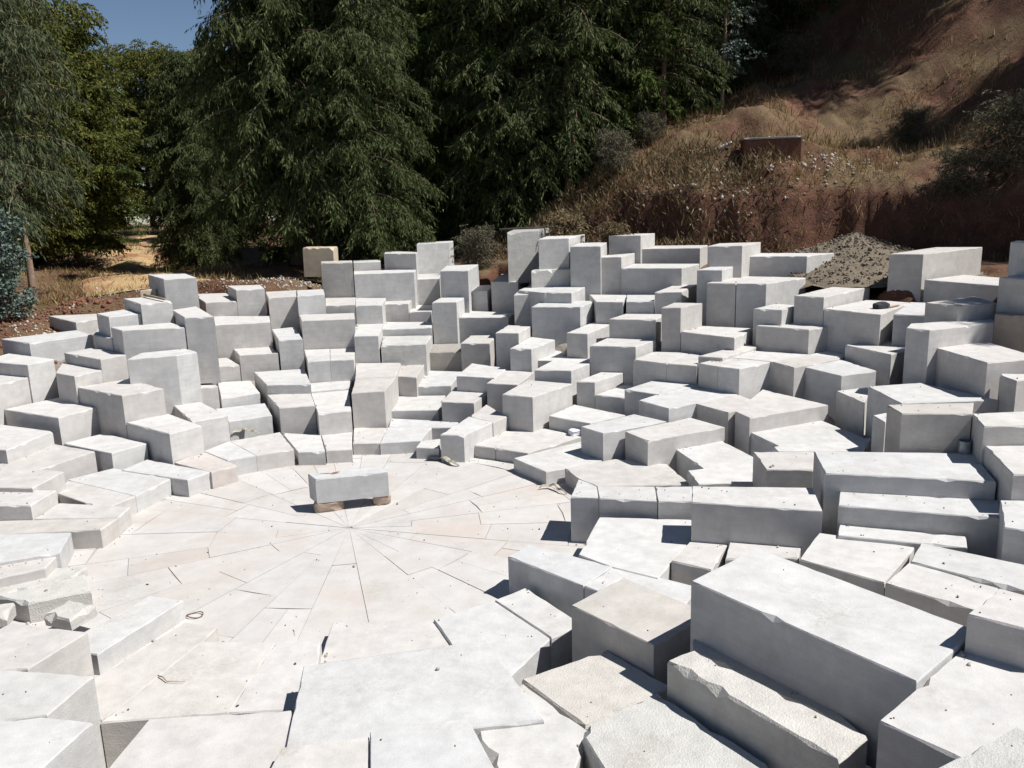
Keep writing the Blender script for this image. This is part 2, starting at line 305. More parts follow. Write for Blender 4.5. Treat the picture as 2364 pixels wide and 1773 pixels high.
('squared pale block, eleventh from the left in the third tier above the floor', 1.050, 0.695, (-0.974, 20.481, -1.272, 19.019, -0.398, 18.670, -0.105, 19.726)),
('squared pale grey block, eleventh from the left in the second tier above the floor', 1.025, 0.245, (-3.634, 19.223, -3.449, 17.681, -2.758, 17.772, -2.692, 19.245)),
('long pale grey block, twelfth from the left in the second tier above the floor', 1.025, 0.245, (-3.954, 21.126, -3.639, 19.223, -2.707, 19.269, -2.792, 21.000)),
('low pale block, fourteenth from the left in the second tier above the floor', 0.411, 0.245, (-2.801, 19.901, -2.746, 18.458, -1.677, 18.402, -1.611, 19.820)),
('low pale block, tenth from the left in the third tier above the floor', 0.623, 0.411, (-2.239, 21.898, -2.287, 19.965, -1.481, 19.957, -1.293, 21.620)),
('squared pale block, ninth from the left in the third tier above the floor', 0.900, 0.411, (-2.880, 21.658, -2.780, 19.929, -2.280, 19.750, -2.232, 21.645)),
('squared pale grey block, eighth from the left in the second tier above the floor', 0.776, 0.273, (-5.610, 18.862, -4.983, 17.534, -4.253, 17.682, -4.645, 18.976)),
('long pale grey block, ninth from the left in the second tier above the floor', 0.728, 0.273, (-4.692, 19.188, -4.060, 17.098, -3.407, 17.306, -3.882, 19.592)),
('squared pale grey block, tenth from the left in the second tier above the floor', 0.776, 0.273, (-4.880, 20.012, -5.018, 18.978, -3.829, 19.321, -3.904, 20.261)),
('low pale grey block, sixth from the left in the third tier above the floor', 1.001, 0.776, (-6.380, 20.529, -5.609, 18.911, -4.583, 18.834, -5.171, 20.730)),
('squared pale grey block, seventh from the left in the second tier above the floor', 0.619, 0.327, (-6.631, 18.330, -5.942, 17.121, -5.165, 17.580, -5.638, 18.724)),
('low pale grey block, fifth from the left in the third tier above the floor', 0.811, 0.619, (-7.229, 20.310, -6.514, 18.432, -5.800, 18.966, -6.434, 20.386)),
('squared pale grey block, fourth from the left in the third tier above the floor', 1.114, 0.619, (-7.959, 19.852, -7.213, 18.107, -6.561, 18.438, -7.531, 19.901)),
('squared pale grey block, sixth from the left in the second tier above the floor', 0.872, 0.327, (-7.303, 17.712, -6.341, 16.193, -5.792, 16.665, -6.811, 17.959)),
('squared pale grey block, fifth from the left in the second tier above the floor', 0.877, 0.319, (-7.697, 16.306, -6.457, 15.327, -6.034, 15.849, -7.104, 16.936)),
('squared pale grey block, fourth from the left in the second tier above the floor', 0.593, 0.299, (-8.822, 15.950, -7.494, 15.138, -7.090, 15.737, -8.318, 16.597)),
('squared pale grey block, third from the left in the second tier above the floor', 0.601, 0.299, (-8.941, 15.868, -9.633, 14.639, -8.470, 13.918, -7.873, 15.277)),
('short pale grey block, second from the left in the second tier above the floor', 0.615, 0.299, (-9.312, 14.255, -8.725, 13.283, -7.889, 13.171, -7.806, 14.008, -8.307, 14.182)),
('low pale grey block, first from the left in the second tier above the floor', 0.540, 0.301, (-8.821, 13.421, -8.311, 12.575, -7.596, 12.563, -7.552, 13.255)),
('squared pale grey block, second from the left in the third tier above the floor', 1.073, 0.601, (-10.484, 16.963, -8.899, 16.067, -8.474, 17.079, -9.853, 17.928)),
('low pale grey block, first from the left in the third tier above the floor', 0.864, 0.601, (-10.627, 16.672, -9.948, 14.932, -9.125, 14.628, -8.937, 15.868)),
('big block with small dark marks on its front in the left tiers', 1.424, 0.877, (-9.101, 17.287, -7.718, 16.317, -7.111, 16.864, -8.330, 18.005)),
('squared pale grey block, fourth from the left in the fourth tier above the floor', 1.667, 0.872, (-8.597, 18.638, -7.647, 17.607, -6.858, 18.070, -7.869, 19.544)),
('low pale grey block, third from the left in the fourth tier above the floor', 1.674, 1.424, (-10.193, 18.927, -9.692, 17.657, -9.071, 17.208, -8.777, 17.796)),
('squared pale grey block, second from the left in the fourth tier above the floor', 1.867, 1.073, (-11.557, 19.223, -11.676, 18.342, -10.245, 17.628, -10.026, 18.272)),
('squared pale grey block, first from the left in the fourth tier above the floor', 1.593, 1.073, (-11.206, 18.128, -11.416, 17.335, -10.604, 16.569, -10.272, 17.676)),
('low pale grey block, first from the left in the fifth tier above the floor', 1.903, 1.674, (-10.076, 18.829, -8.795, 17.841, -8.469, 18.365, -9.731, 19.470)),
('low pale grey block, second from the left in the fifth tier above the floor', 2.137, 1.867, (-11.975, 19.704, -10.859, 18.890, -9.927, 19.923, -10.752, 20.811)),
('low pale grey block, third from the left in the fifth tier above the floor', 2.176, 1.903, (-10.127, 20.629, -9.761, 19.612, -8.995, 18.887, -8.532, 19.296, -9.903, 20.824)),
('short pale grey block, fifth from the left in the fourth tier above the floor', 1.958, 1.667, (-8.057, 18.172, -8.027, 17.422, -7.114, 17.715, -6.809, 18.095, -7.248, 18.578)),
('squared pale grey block, fourth from the left in the fifth tier above the floor', 2.435, 1.958, (-9.011, 18.950, -8.491, 18.352, -7.201, 18.568, -7.839, 19.432)),
('low pale grey block, first from the left in the sixth tier above the floor', 2.337, 2.137, (-12.220, 22.331, -10.717, 20.771, -10.319, 21.668, -11.017, 22.476)),
('low pale grey block, second from the left in the sixth tier above the floor', 2.652, 2.435, (-9.713, 19.817, -9.098, 19.104, -8.546, 19.507, -9.359, 20.502)),
('squared pale grey block, third from the left in the sixth tier above the floor', 2.881, 2.435, (-9.499, 20.830, -8.487, 19.446, -7.908, 19.804, -8.796, 21.060)),
('long pale grey block, fifth from the left in the fifth tier above the floor', 2.653, 1.958, (-8.029, 20.077, -7.173, 18.562, -6.528, 18.571, -7.681, 20.701)),
('big cube like block at the back of the left side with layered face', 3.335, 2.653, (-9.469, 22.349, -8.426, 20.756, -7.672, 20.889, -8.467, 22.282)),
('squared pale grey block, sixth from the left in the fourth tier above the floor', 1.193, 0.811, (-8.085, 21.416, -7.584, 20.183, -6.696, 20.471, -7.351, 21.565)),
('squared pale grey block, seventh from the left in the fourth tier above the floor', 1.396, 1.001, (-7.402, 22.108, -6.749, 20.708, -5.832, 20.860, -6.497, 22.355)),
('long pale grey block, eighth from the left in the fourth tier above the floor', 1.719, 1.001, (-6.484, 22.804, -5.784, 20.852, -5.201, 20.919, -5.940, 23.137)),
('squared pale grey block, seventh from the left in the third tier above the floor', 1.298, 0.776, (-5.402, 21.784, -4.914, 20.051, -4.388, 20.140, -4.742, 21.812)),
('squared pale grey block, eighth from the left in the third tier above the floor', 1.298, 0.776, (-4.737, 21.811, -4.383, 20.139, -3.820, 20.171, -4.067, 21.837)),
('tall pale grey block, sixth from the left in the fifth tier above the floor', 2.041, 1.193, (-8.291, 23.517, -7.601, 21.634, -6.238, 21.863, -6.610, 23.129)),
('long pale grey block, fifth from the left in the sixth tier above the floor', 2.444, 2.041, (-9.497, 25.835, -9.015, 24.564, -8.396, 23.340, -7.584, 23.513, -8.639, 25.862)),
('squared pale grey block, sixth from the left in the sixth tier above the floor', 2.744, 2.041, (-8.281, 24.942, -7.575, 23.511, -6.833, 23.678, -7.295, 24.920)),
('tall pale grey block, seventh from the left in the fifth tier above the floor', 2.523, 1.719, (-7.190, 24.985, -6.619, 23.226, -5.891, 23.500, -6.337, 25.222)),
('squared pale grey block, ninth from the left in the fourth tier above the floor', 2.062, 1.298, (-5.782, 23.074, -5.414, 21.815, -4.039, 21.870, -4.270, 23.081)),
('squared pale grey block, eighth from the left in the fifth tier above the floor', 2.577, 2.062, (-6.182, 24.665, -5.762, 22.985, -5.076, 23.271, -5.421, 24.709)),
('low pale grey block, ninth from the left in the fifth tier above the floor', 2.258, 2.062, (-5.506, 25.267, -5.074, 23.271, -4.265, 23.284, -4.575, 25.139)),
('long pale grey block, tenth from the left in the fourth tier above the floor', 1.713, 1.025, (-4.290, 23.286, -3.959, 21.174, -3.345, 21.130, -3.518, 23.307)),
('long pale grey block, tenth from the left in the fifth tier above the floor', 2.231, 1.713, (-4.596, 25.250, -4.252, 23.277, -3.527, 23.312, -3.652, 24.992)),
('low wide block with a ragged left end below the thin slab', 1.436, 1.025, (-3.472, 22.756, -3.306, 21.239, -2.168, 21.293, -2.130, 22.658)),
('low pale block, eleventh from the left in the fifth tier above the floor', 1.617, 1.436, (-3.650, 24.281, -3.481, 22.808, -2.146, 22.884, -2.225, 24.027)),
('squared pale grey block, ninth from the left in the sixth tier above the floor', 2.099, 1.617, (-3.803, 26.118, -3.659, 24.524, -2.947, 24.527, -2.922, 26.009)),
('tall block beneath the pink and beige rough slab', 3.296, 2.258, (-5.755, 26.103, -5.571, 25.342, -4.607, 25.208, -4.773, 26.090)),
('long pale grey block, eighth from the left in the sixth tier above the floor', 2.944, 2.231, (-4.804, 26.384, -4.580, 25.194, -2.819, 25.295, -2.843, 26.374)),
('low pale grey block, first from the left in the topmost tier under the trees', 3.201, 2.944, (-4.979, 27.389, -4.785, 26.376, -3.973, 26.525, -4.093, 27.351)),
('squared pale grey block, second from the left in the topmost tier under the trees', 3.437, 2.944, (-4.005, 28.060, -3.874, 26.683, -2.825, 26.165, -2.862, 26.960)),
('low pale block, twelfth from the left in the fifth tier above the floor', 1.853, 1.617, (-2.944, 26.169, -2.935, 24.545, -2.285, 24.542, -2.183, 25.975)),
('long grey block, tenth from the left in the sixth tier above the floor', 2.626, 1.853, (-3.016, 28.275, -2.940, 26.340, -2.163, 26.405, -2.244, 28.296)),
('tallest square block at the back in front of the dark trees', 3.616, 2.626, (-3.055, 29.419, -3.007, 28.307, -1.991, 28.958, -1.893, 29.842)),
('dark stained rough faced block near the middle with a broken top edge', 1.097, 0.623, (-2.198, 23.237, -2.226, 21.970, -1.316, 21.926, -1.269, 23.226)),
('tall grey block, thirteenth from the left in the fifth tier above the floor', 2.246, 1.097, (-1.990, 24.478, -2.142, 23.339, -1.466, 23.275, -1.299, 24.288)),
('tall block with a small chip hole beside the dark soil bank', 3.010, 2.246, (-1.926, 26.547, -1.976, 24.598, -1.166, 24.429, -0.922, 26.695)),
('squared pale block, fourteenth from the left in the fifth tier above the floor', 1.786, 1.097, (-1.336, 24.957, -1.473, 23.511, -0.047, 23.186, 0.152, 24.099)),
('squared pale block, thirteenth from the left in the fourth tier above the floor', 1.345, 0.623, (-1.100, 23.022, -1.305, 21.772, -0.548, 21.630, -0.385, 22.965)),
('squared pale block, fourteenth from the left in the fourth tier above the floor', 1.813, 1.050, (-0.050, 21.566, -0.363, 20.364, 0.196, 20.220, 0.522, 21.274)),
('squared grey block, twelfth from the left in the sixth tier above the floor', 2.358, 1.786, (-1.068, 26.606, -1.316, 25.041, -0.645, 24.899, -0.361, 26.692)),
('block holding up the leaning beige slab', 2.632, 1.786, (-0.231, 27.272, -0.519, 24.847, 0.261, 24.533, 0.697, 26.692)),
('short grey block, fourteenth from the left in the sixth tier above the floor', 2.500, 1.813, (0.244, 23.186, 0.124, 22.329, 0.825, 22.364, 1.012, 23.212)),
('squared pale block, fifteenth from the left in the fourth tier above the floor', 1.550, 1.050, (0.517, 21.165, -0.019, 19.576, 0.475, 19.434, 1.095, 20.629)),
('low pale block, sixteenth from the left in the fourth tier above the floor', 1.220, 1.550, (1.113, 21.286, 0.504, 19.781, 1.031, 19.606, 1.370, 20.474)),
('squared grey block, fifteenth from the left in the fifth tier above the floor', 2.310, 1.550, (0.932, 22.587, 0.556, 21.217, 1.755, 20.916, 2.264, 22.013)),
('low grey block, sixteenth from the left in the sixth tier above the floor', 2.580, 2.310, (1.217, 23.374, 0.935, 21.940, 1.596, 21.657, 2.235, 23.406)),
('squared grey block, fifteenth from the left in the sixth tier above the floor', 2.580, 2.080, (0.626, 24.020, 0.246, 22.718, 0.928, 21.895, 1.233, 23.423, 1.349, 23.793)),
('low pale block, thirteenth from the left in the third tier above the floor', 1.220, 1.020, (1.207, 20.143, 0.515, 18.600, 1.325, 18.395, 2.413, 20.000)),
('squared pale block, fourteenth from the left in the third tier above the floor', 1.034, 0.518, (2.303, 19.386, 1.419, 18.107, 1.803, 17.979, 2.761, 19.140)),
('low pale block, fifteenth from the left in the third tier above the floor', 0.755, 0.518, (2.715, 19.063, 1.808, 17.952, 2.401, 17.565, 3.119, 18.367)),
('squared pale block, sixteenth from the left in the third tier above the floor', 1.005, 0.518, (3.601, 18.615, 2.358, 17.275, 2.982, 16.735, 4.115, 17.495)),
('squared pale block, seventeenth from the left in the third tier above the floor', 0.987, 0.400, (3.669, 17.549, 2.519, 16.380, 2.981, 15.644, 4.573, 16.639)),
('squared pale block, eighteenth from the left in the third tier above the floor', 0.966, 0.300, (4.589, 16.693, 3.587, 16.029, 4.026, 15.277, 4.829, 15.825)),
('long pale block, nineteenth from the left in the third tier above the floor', 0.987, 0.400, (5.168, 16.971, 4.147, 15.255, 4.278, 14.757, 5.979, 15.512)),
('short pale block, twenty-first from the left in the fourth tier above the floor', 1.507, 0.987, (4.623, 17.940, 3.925, 17.355, 4.228, 16.947, 4.993, 17.593)),
('short pale block, twenty-second from the left in the fourth tier above the floor', 1.507, 0.987, (4.993, 17.593, 4.235, 16.946, 4.582, 16.626, 5.446, 17.275)),
('squared pale block, twenty-fourth from the left in the fourth tier above the floor', 1.517, 0.850, (6.432, 17.841, 5.421, 17.195, 5.652, 16.525, 6.861, 17.313)),
('squared pale block, twenty-sixth from the left in the fourth tier above the floor', 1.481, 0.850, (6.918, 17.458, 5.823, 16.993, 6.323, 15.809, 7.145, 16.179)),
('squared pale block, twenty-third from the left in the fourth tier above the floor', 1.517, 0.900, (5.193, 18.627, 4.630, 17.885, 5.421, 17.195, 6.432, 17.841)),
('short pale block, twenty-fifth from the left in the fourth tier above the floor', 1.517, 0.900, (7.221, 18.475, 6.420, 17.866, 6.810, 17.289, 7.108, 17.631)),
('block with a white chip broken out of its front edge', 1.410, 1.005, (3.324, 19.345, 2.719, 18.492, 3.353, 17.907, 4.122, 19.077)),
('squared pale block, nineteenth from the left in the fourth tier above the floor', 1.410, 0.910, (4.117, 19.053, 3.358, 17.907, 3.929, 17.541, 4.269, 18.778)),
('low pale block, twentieth from the left in the fourth tier above the floor', 1.587, 1.410, (5.340, 19.010, 3.999, 17.731, 4.449, 17.461, 5.516, 18.612)),
('low pale block, seventeenth from the left in the fourth tier above the floor', 1.640, 1.410, (2.331, 20.108, 1.811, 19.123, 2.821, 18.806, 3.409, 19.585)),
('low pale block, sixteenth from the left in the fifth tier above the floor', 1.820, 1.640, (2.230, 21.732, 1.343, 19.952, 1.816, 19.708, 2.502, 21.030)),
('short grey block, seventeenth from the left in the fifth tier above the floor', 2.097, 1.640, (2.886, 20.958, 2.385, 20.141, 3.442, 19.787, 3.815, 20.685)),
('squared pale block, nineteenth from the left in the fifth tier above the floor', 1.866, 1.410, (4.514, 20.152, 3.949, 19.318, 4.903, 18.248, 5.700, 19.435)),
('short grey block, eighteenth from the left in the fifth tier above the floor', 2.423, 1.866, (3.969, 20.254, 3.515, 19.434, 3.935, 19.329, 4.583, 19.997)),
('squared grey block, seventeenth from the left in the sixth tier above the floor', 2.385, 1.885, (2.171, 22.906, 2.188, 21.276, 2.834, 21.023, 3.128, 22.518)),
('squared grey block, eighteenth from the left in the sixth tier above the floor', 2.385, 2.097, (3.133, 22.517, 2.918, 21.042, 3.585, 20.908, 3.852, 22.314)),
('squared grey block, nineteenth from the left in the sixth tier above the floor', 2.617, 2.097, (4.363, 22.423, 3.610, 20.916, 4.258, 20.817, 5.000, 22.483)),
('wide dark block with a ragged top edge behind the leaning beige slab', 3.050, 2.580, (0.978, 25.248, 0.623, 23.224, 2.224, 23.431, 2.472, 25.204)),
('tall grey block, eighth from the left in the topmost tier under the trees', 3.368, 2.385, (2.601, 23.594, 2.272, 23.070, 3.047, 22.906, 3.614, 24.292)),
('squared grey block, tenth from the left in the topmost tier under the trees', 3.078, 2.385, (3.582, 24.171, 3.035, 22.828, 4.541, 22.240, 5.277, 23.465)),
('tall grey block, fifth from the left in the topmost tier under the trees', 3.880, 3.050, (1.166, 25.149, 0.853, 23.527, 1.683, 23.545, 2.333, 25.795)),
('rough grey layered block at the back beneath the trees beside dry weeds', 4.050, 3.050, (0.174, 26.400, -0.002, 24.618, 0.900, 25.218, 1.347, 27.549)),
('long grey block, seventh from the left in the topmost tier under the trees', 3.680, 3.050, (2.068, 24.623, 1.685, 23.063, 2.482, 22.849, 2.936, 24.924)),
('short grey block, ninth from the left in the topmost tier under the trees', 3.863, 3.368, (3.309, 25.475, 2.908, 24.554, 3.782, 24.304, 4.347, 25.244)),
('squared grey block, eleventh from the left in the topmost tier under the trees', 3.468, 3.078, (4.433, 25.733, 3.650, 24.441, 5.422, 24.057, 5.910, 25.203)),
('squared grey block, twentieth from the left in the sixth tier above the floor', 3.159, 2.423, (5.550, 22.158, 4.588, 20.639, 5.144, 20.428, 5.974, 21.882)),
('squared grey block, twelfth from the left in the topmost tier under the trees', 3.672, 3.159, (5.565, 22.470, 5.020, 21.428, 5.834, 21.230, 6.656, 22.455)),
('tall grey block, twenty-first from the left in the sixth tier above the floor', 2.879, 1.866, (5.818, 21.695, 4.745, 20.265, 5.342, 19.931, 6.581, 21.236)),
('tall grey block, twenty-second from the left in the sixth tier above the floor', 2.879, 1.866, (6.581, 21.236, 5.366, 19.923, 5.981, 19.634, 7.278, 20.729)),
('long dark block at the back beside the gravel heap', 3.359, 2.879, (6.767, 22.843, 5.980, 21.805, 7.504, 21.350, 8.424, 21.980)),
('tall grey block, twentieth from the left in the fifth tier above the floor', 2.399, 1.587, (6.243, 19.702, 5.513, 18.981, 6.042, 18.628, 6.655, 19.227)),
('squared grey block, twenty-first from the left in the fifth tier above the floor', 2.045, 1.517, (6.378, 19.474, 5.513, 18.729, 6.421, 17.949, 7.592, 18.657)),
('squared pale block, twenty-second from the left in the fifth tier above the floor', 1.772, 1.000, (8.019, 18.053, 7.027, 17.461, 7.464, 16.270, 8.364, 16.977)),
('jutting block under the dark crumpled rag', 2.429, 1.772, (8.766, 19.280, 7.242, 17.792, 7.630, 17.237, 9.030, 18.931)),
('long grey block, twenty-fourth from the left in the sixth tier above the floor', 2.429, 1.772, (8.312, 19.592, 6.877, 18.371, 7.254, 17.821, 8.766, 19.280)),
('long grey block, twenty-sixth from the left in the sixth tier above the floor', 2.429, 1.772, (9.053, 18.980, 7.895, 17.235, 8.376, 16.916, 9.311, 18.803)),
('low grey block, twenty-third from the left in the sixth tier above the floor', 2.680, 2.429, (7.962, 20.514, 6.379, 18.838, 6.868, 18.378, 8.592, 20.087)),
('tall grey block, twenty-third from the left in the fifth tier above the floor', 2.457, 1.521, (7.563, 15.776, 7.253, 15.286, 7.510, 14.939, 9.036, 15.583, 9.341, 16.107)),
('squared grey block, twenty-eighth from the left in the fourth tier above the floor', 2.118, 1.521, (8.872, 15.431, 7.693, 15.254, 7.839, 13.609, 8.892, 13.849)),
('block with a broken white corner at the right edge', 1.928, 1.521, (8.091, 13.595, 7.991, 13.491, 8.002, 13.034, 8.796, 13.406)),
('squared grey block, twenty-seventh from the left in the sixth tier above the floor', 2.747, 2.457, (9.531, 17.253, 8.160, 16.478, 8.486, 15.872, 9.353, 16.059)),
('squared grey block, fourteenth from the left in the topmost tier under the trees', 2.899, 2.429, (10.814, 20.080, 9.473, 19.242, 10.274, 17.665, 11.161, 19.200)),
('big block with a diagonal crack at the back beside the gravel heap', 3.467, 2.899, (10.780, 21.457, 8.870, 19.777, 9.455, 19.352, 11.719, 21.020)),
('reddish brown shaded block at the right edge', 2.616, 2.118, (9.242, 15.892, 9.023, 15.569, 9.435, 14.950, 10.056, 15.810)),
('squared grey block, sixteenth from the left in the topmost tier under the trees', 3.260, 2.616, (10.014, 16.465, 9.252, 15.933, 9.533, 15.217, 10.424, 16.208)),
('short grey block, seventeenth from the left in the topmost tier under the trees', 3.876, 3.260, (9.995, 16.794, 9.719, 16.469, 9.835, 15.961, 10.433, 16.630)),
('low slab showing between the shaded beam and the big stepped block', 0.480, -0.020, (1.180, 9.752, 0.925, 9.139, 1.723, 8.503, 2.122, 9.135, 1.689, 9.449)),
('slab with a grey scuffed corner at the bottom edge, beside the short black crack', 0.760, 0.000, (-1.943, 6.005, -2.030, 4.764, -1.033, 4.724, -1.252, 6.106)),
('speckled stained slab between the biggest bright slab and the shadowed slab', 0.620, 0.000, (0.015, 7.027, -0.468, 6.528, 0.119, 4.935, 0.553, 6.294)),
('narrow shaded slab in the slot between the huge slab block and rough topped beam', 0.900, 0.400, (1.647, 7.356, 1.567, 7.045, 2.626, 5.701, 2.513, 6.115)),
]
CEN = (-2.64, 12.55)
# ------------------------------------------------------------------ terrain
CTRL = []
for lb, zt, zb, xy in BLOCKS:
    p = np.array(xy).reshape(-1, 2); cx, cy = p.mean(0)
    CTRL.append((cx, cy, zb - .22, 1.0))
for k in range(16):
    for rr in (0.2, 2.2, 4.0):
        CTRL.append((CEN[0] + rr * math.cos(k * math.pi / 8), CEN[1] + rr * math.sin(k * math.pi / 8), -.32, 1.0))
for q in [(-12.6, 18.6, 1.75), (-13.5, 20.5, 2.0), (-12.6, 22.0, 2.25), (-11.5, 23.6, 2.55), (-10.2, 24.8, 2.7), (-9.4, 26, 2.8), (-7.4, 26.6, 2.75), (-6.6, 25.8, 2.55), (-14.5, 17, 1.5), (-15, 14, .9), (-13, 12, .3), (-11, 9, .0),
          (-16, 24, 2.45), (-12, 28, 2.9), (-8, 30, 3.0), (-4, 30, 3.0), (-1, 29, 2.95), (-.9, 27.2, 2.75), (.2, 27.4, 3.0), (.1, 26.2, 3.35), (.7, 26.0, 3.5), (1.3, 26.5, 3.5), (.9, 25.5, 3.45), (.3, 25.6, 3.3), (-.4, 26.6, 2.85), (2, 27.5, 3.1), (5, 25.8, 3.1), (9, 24.3, 2.9), (8.7, 22, 2.6), (9.3, 20.5, 2.45), (12, 22, 3.0), (13, 18, 2.9), (13, 14, 2.2), (11, 11, 1.3),
          (-20, 20, 2.2), (-20, 30, 3.0), (-18, 45, 3.0), (-30, 60, 3.0), (-40, 100, 3.0), (0, 45, 3.4), (20, 20, 3.4), (20, 40, 3.5), (18, 10, 2.4), (-20, 5, .5), (0, 2.2, 1.6), (0, -2, 3.3), (8, 2, 2.2), (-8, 2, 1.4), (10, -4, 3.3), (-10, -4, 3.0), (0, -15, 3.3), (25, -10, 3.3), (-25, -10, 2.6), (-40, 30, 3.0), (-60, 60, 3.2)]:
    CTRL.append((*q, 2.2))
CT = np.array(CTRL)
def yb(x):  # line of the cut bank
    return np.interp(x, [-4, 0, 2, 4, 7, 11, 13, 15, 18, 22, 30], [33, 30, 28.6, 27.2, 26.4, 25.6, 24.0, 21.5, 17, 10, 0])
def bank_h(x):
    return np.interp(x, [-3, 0, 2, 3.2, 4.2, 7, 10, 13, 16, 22], [0, .5, .95, 1.35, 2.0, 1.75, 2.15, 1.7, 1.5, 1.4])
def ground(x, y, detail=True):
    x = np.atleast_1d(np.asarray(x, float)); y = np.atleast_1d(np.asarray(y, float)); z = np.empty_like(x)
    for i in range(0, len(x), 4000):
        d2 = (x[i:i + 4000, None] - CT[None, :, 0]) ** 2 + (y[i:i + 4000, None] - CT[None, :, 1]) ** 2
        w = CT[None, :, 3] / (d2 + .05) ** 2
        z[i:i + 4000] = (w * CT[None, :, 2]).sum(1) / w.sum(1)
    s = y - yb(x)
    wav = np.array([noise.fractal(Vector((a * .33, b_ * .12, 5.5)), 1.0, 2.1, 5) for a, b_ in zip(x, y)]) * .75
    s = s + wav
    k = np.clip((x + 3) / 6, 0, 1); k = k * k * (3 - 2 * k)
    t = np.clip(s / .55, 0, 1); t = t * t * (3 - 2 * t)
    far = np.clip((s - .4), 0, 26)
    hump = np.array([noise.fractal(Vector((a * .16, b_ * .16, 1.5)), .9, 2.1, 4) for a, b_ in zip(x, y)]) * 1.1 * np.clip(far / 2, 0, 1)
    z = z + t * bank_h(x) + k * (far * .42 + hump + np.clip(x - 8, 0, 30) * .12 * np.clip(far / 3, 0, 1))
    return z
# grid lines denser near the site
gx = np.unique(np.concatenate([np.arange(-16, 16, .15), np.arange(-30, 34, .3), np.arange(-160, -30, 4), np.arange(34, 150, 4)]).round(3))
gy = np.unique(np.concatenate([np.arange(3, 30, .15), np.arange(2, 50, .3), np.arange(-40, 2, 2), np.arange(50, 220, 4)]).round(3))
GX, GY = np.meshgrid(gx, gy); fx, fy = GX.ravel(), GY.ravel()
gz = ground(fx, fy)
rough = np.array([noise.fractal(Vector((a * .9, b_ * .9, 0)), 1.0, 2.0, 4) for a, b_ in zip(fx, fy)])
sb = fy - yb(fx)
outer = np.clip((np.hypot(fx - CEN[0], fy - CEN[1]) - 12) / 6, 0, 1)
gz = gz + rough * (.05 + .16 * np.clip(sb / 1.0, 0, 1)) * np.maximum(outer, (sb > -1))
bed = np.full(len(fx), 1e9)
for lb, zt, zb, xy in BLOCKS:      # the soil every block is bedded on
    p = np.array(xy).reshape(-1, 2); c = p.mean(0); rad = np.linalg.norm(p - c, axis=1).max() + .3
    near = np.nonzero((fx - c[0]) ** 2 + (fy - c[1]) ** 2 < rad * rad)[0]
    sd_ = np.full(len(near), -1e9)
    for i in range(len(p)):
        a, b_ = p[i], p[(i + 1) % len(p)]; L_ = max(np.linalg.norm(b_ - a), 1e-6); nn = np.array([b_[1] - a[1], a[0] - b_[0]]) / L_
        sd_ = np.maximum(sd_, (fx[near] - a[0]) * nn[0] + (fy[near] - a[1]) * nn[1])
    ins = near[sd_ < .17]; bed[ins] = np.minimum(bed[ins], zb - .035)
bed = bed - .12
gz = np.where(bed < 1e8, bed, gz)
Zg = gz.reshape(len(gy), len(gx)); site = (np.hypot(GX + 2.2, GY - 13.5) < 17) & (GY < 30)
for _ in range(6):
    P_ = np.pad(Zg, 1, mode='edge'); bl = (P_[:-2, 1:-1] + P_[2:, 1:-1] + P_[1:-1, :-2] + P_[1:-1, 2:] + 2 * Zg) / 6
    Zg = np.where(site, np.minimum(bl, np.where(bed < 1e8, bed, 1e9).reshape(Zg.shape)), Zg)
gz = Zg.ravel()
nx, ny = len(gx), len(gy)
idx = np.arange(nx * ny).reshape(ny, nx)
GF = np.stack([idx[:-1, :-1], idx[:-1, 1:], idx[1:, 1:], idx[1:, :-1]], -1).reshape(-1, 4)
tag(mesh_np('ground', np.stack([fx, fy, gz], 1), GF, SOIL, smooth=True), kind='structure')
def gh(x, y):
    i = int(np.clip(np.searchsorted(gx, x) - 1, 0, nx - 2)); j = int(np.clip(np.searchsorted(gy, y) - 1, 0, ny - 2))
    u = (x - gx[i]) / (gx[i + 1] - gx[i]); v = (y - gy[j]) / (gy[j + 1] - gy[j]); Z = gz.reshape(ny, nx)
    return float((Z[j, i] * (1 - u) + Z[j, i + 1] * u) * (1 - v) + (Z[j + 1, i] * (1 - u) + Z[j + 1, i + 1] * u) * v)
# the path into the wood
PY = np.concatenate([np.arange(25.0, 50, .5), np.arange(50, 110, 2)])
PLX = np.interp(PY, [25, 30, 40, 60, 85, 110], [-12.8, -15.2, -19.4, -26.5, -34.5, -43]); PRX = np.interp(PY, [25, 30, 40, 60, 85, 110], [-8.6, -10.4, -14.2, -21, -28.0, -36])
V, F = [], []
for j in range(len(PY)):
    for i in range(13):
        x = PLX[j] + (PRX[j] - PLX[j]) * i / 12 + (.35 * math.sin(PY[j] * 1.3) + .2 * math.sin(PY[j] * 3.1) if i in (0, 12) else 0)
        V.append((x, PY[j], gh(x, PY[j]) + (.035 if 0 < i < 12 else -.02)))
for j in range(len(PY) - 1):
    for i in range(12):
        a = j * 13 + i; F.append((a, a + 1, a + 14, a + 13))
tag(mesh_py('path', V, F, PATH, smooth=True), kind='structure')
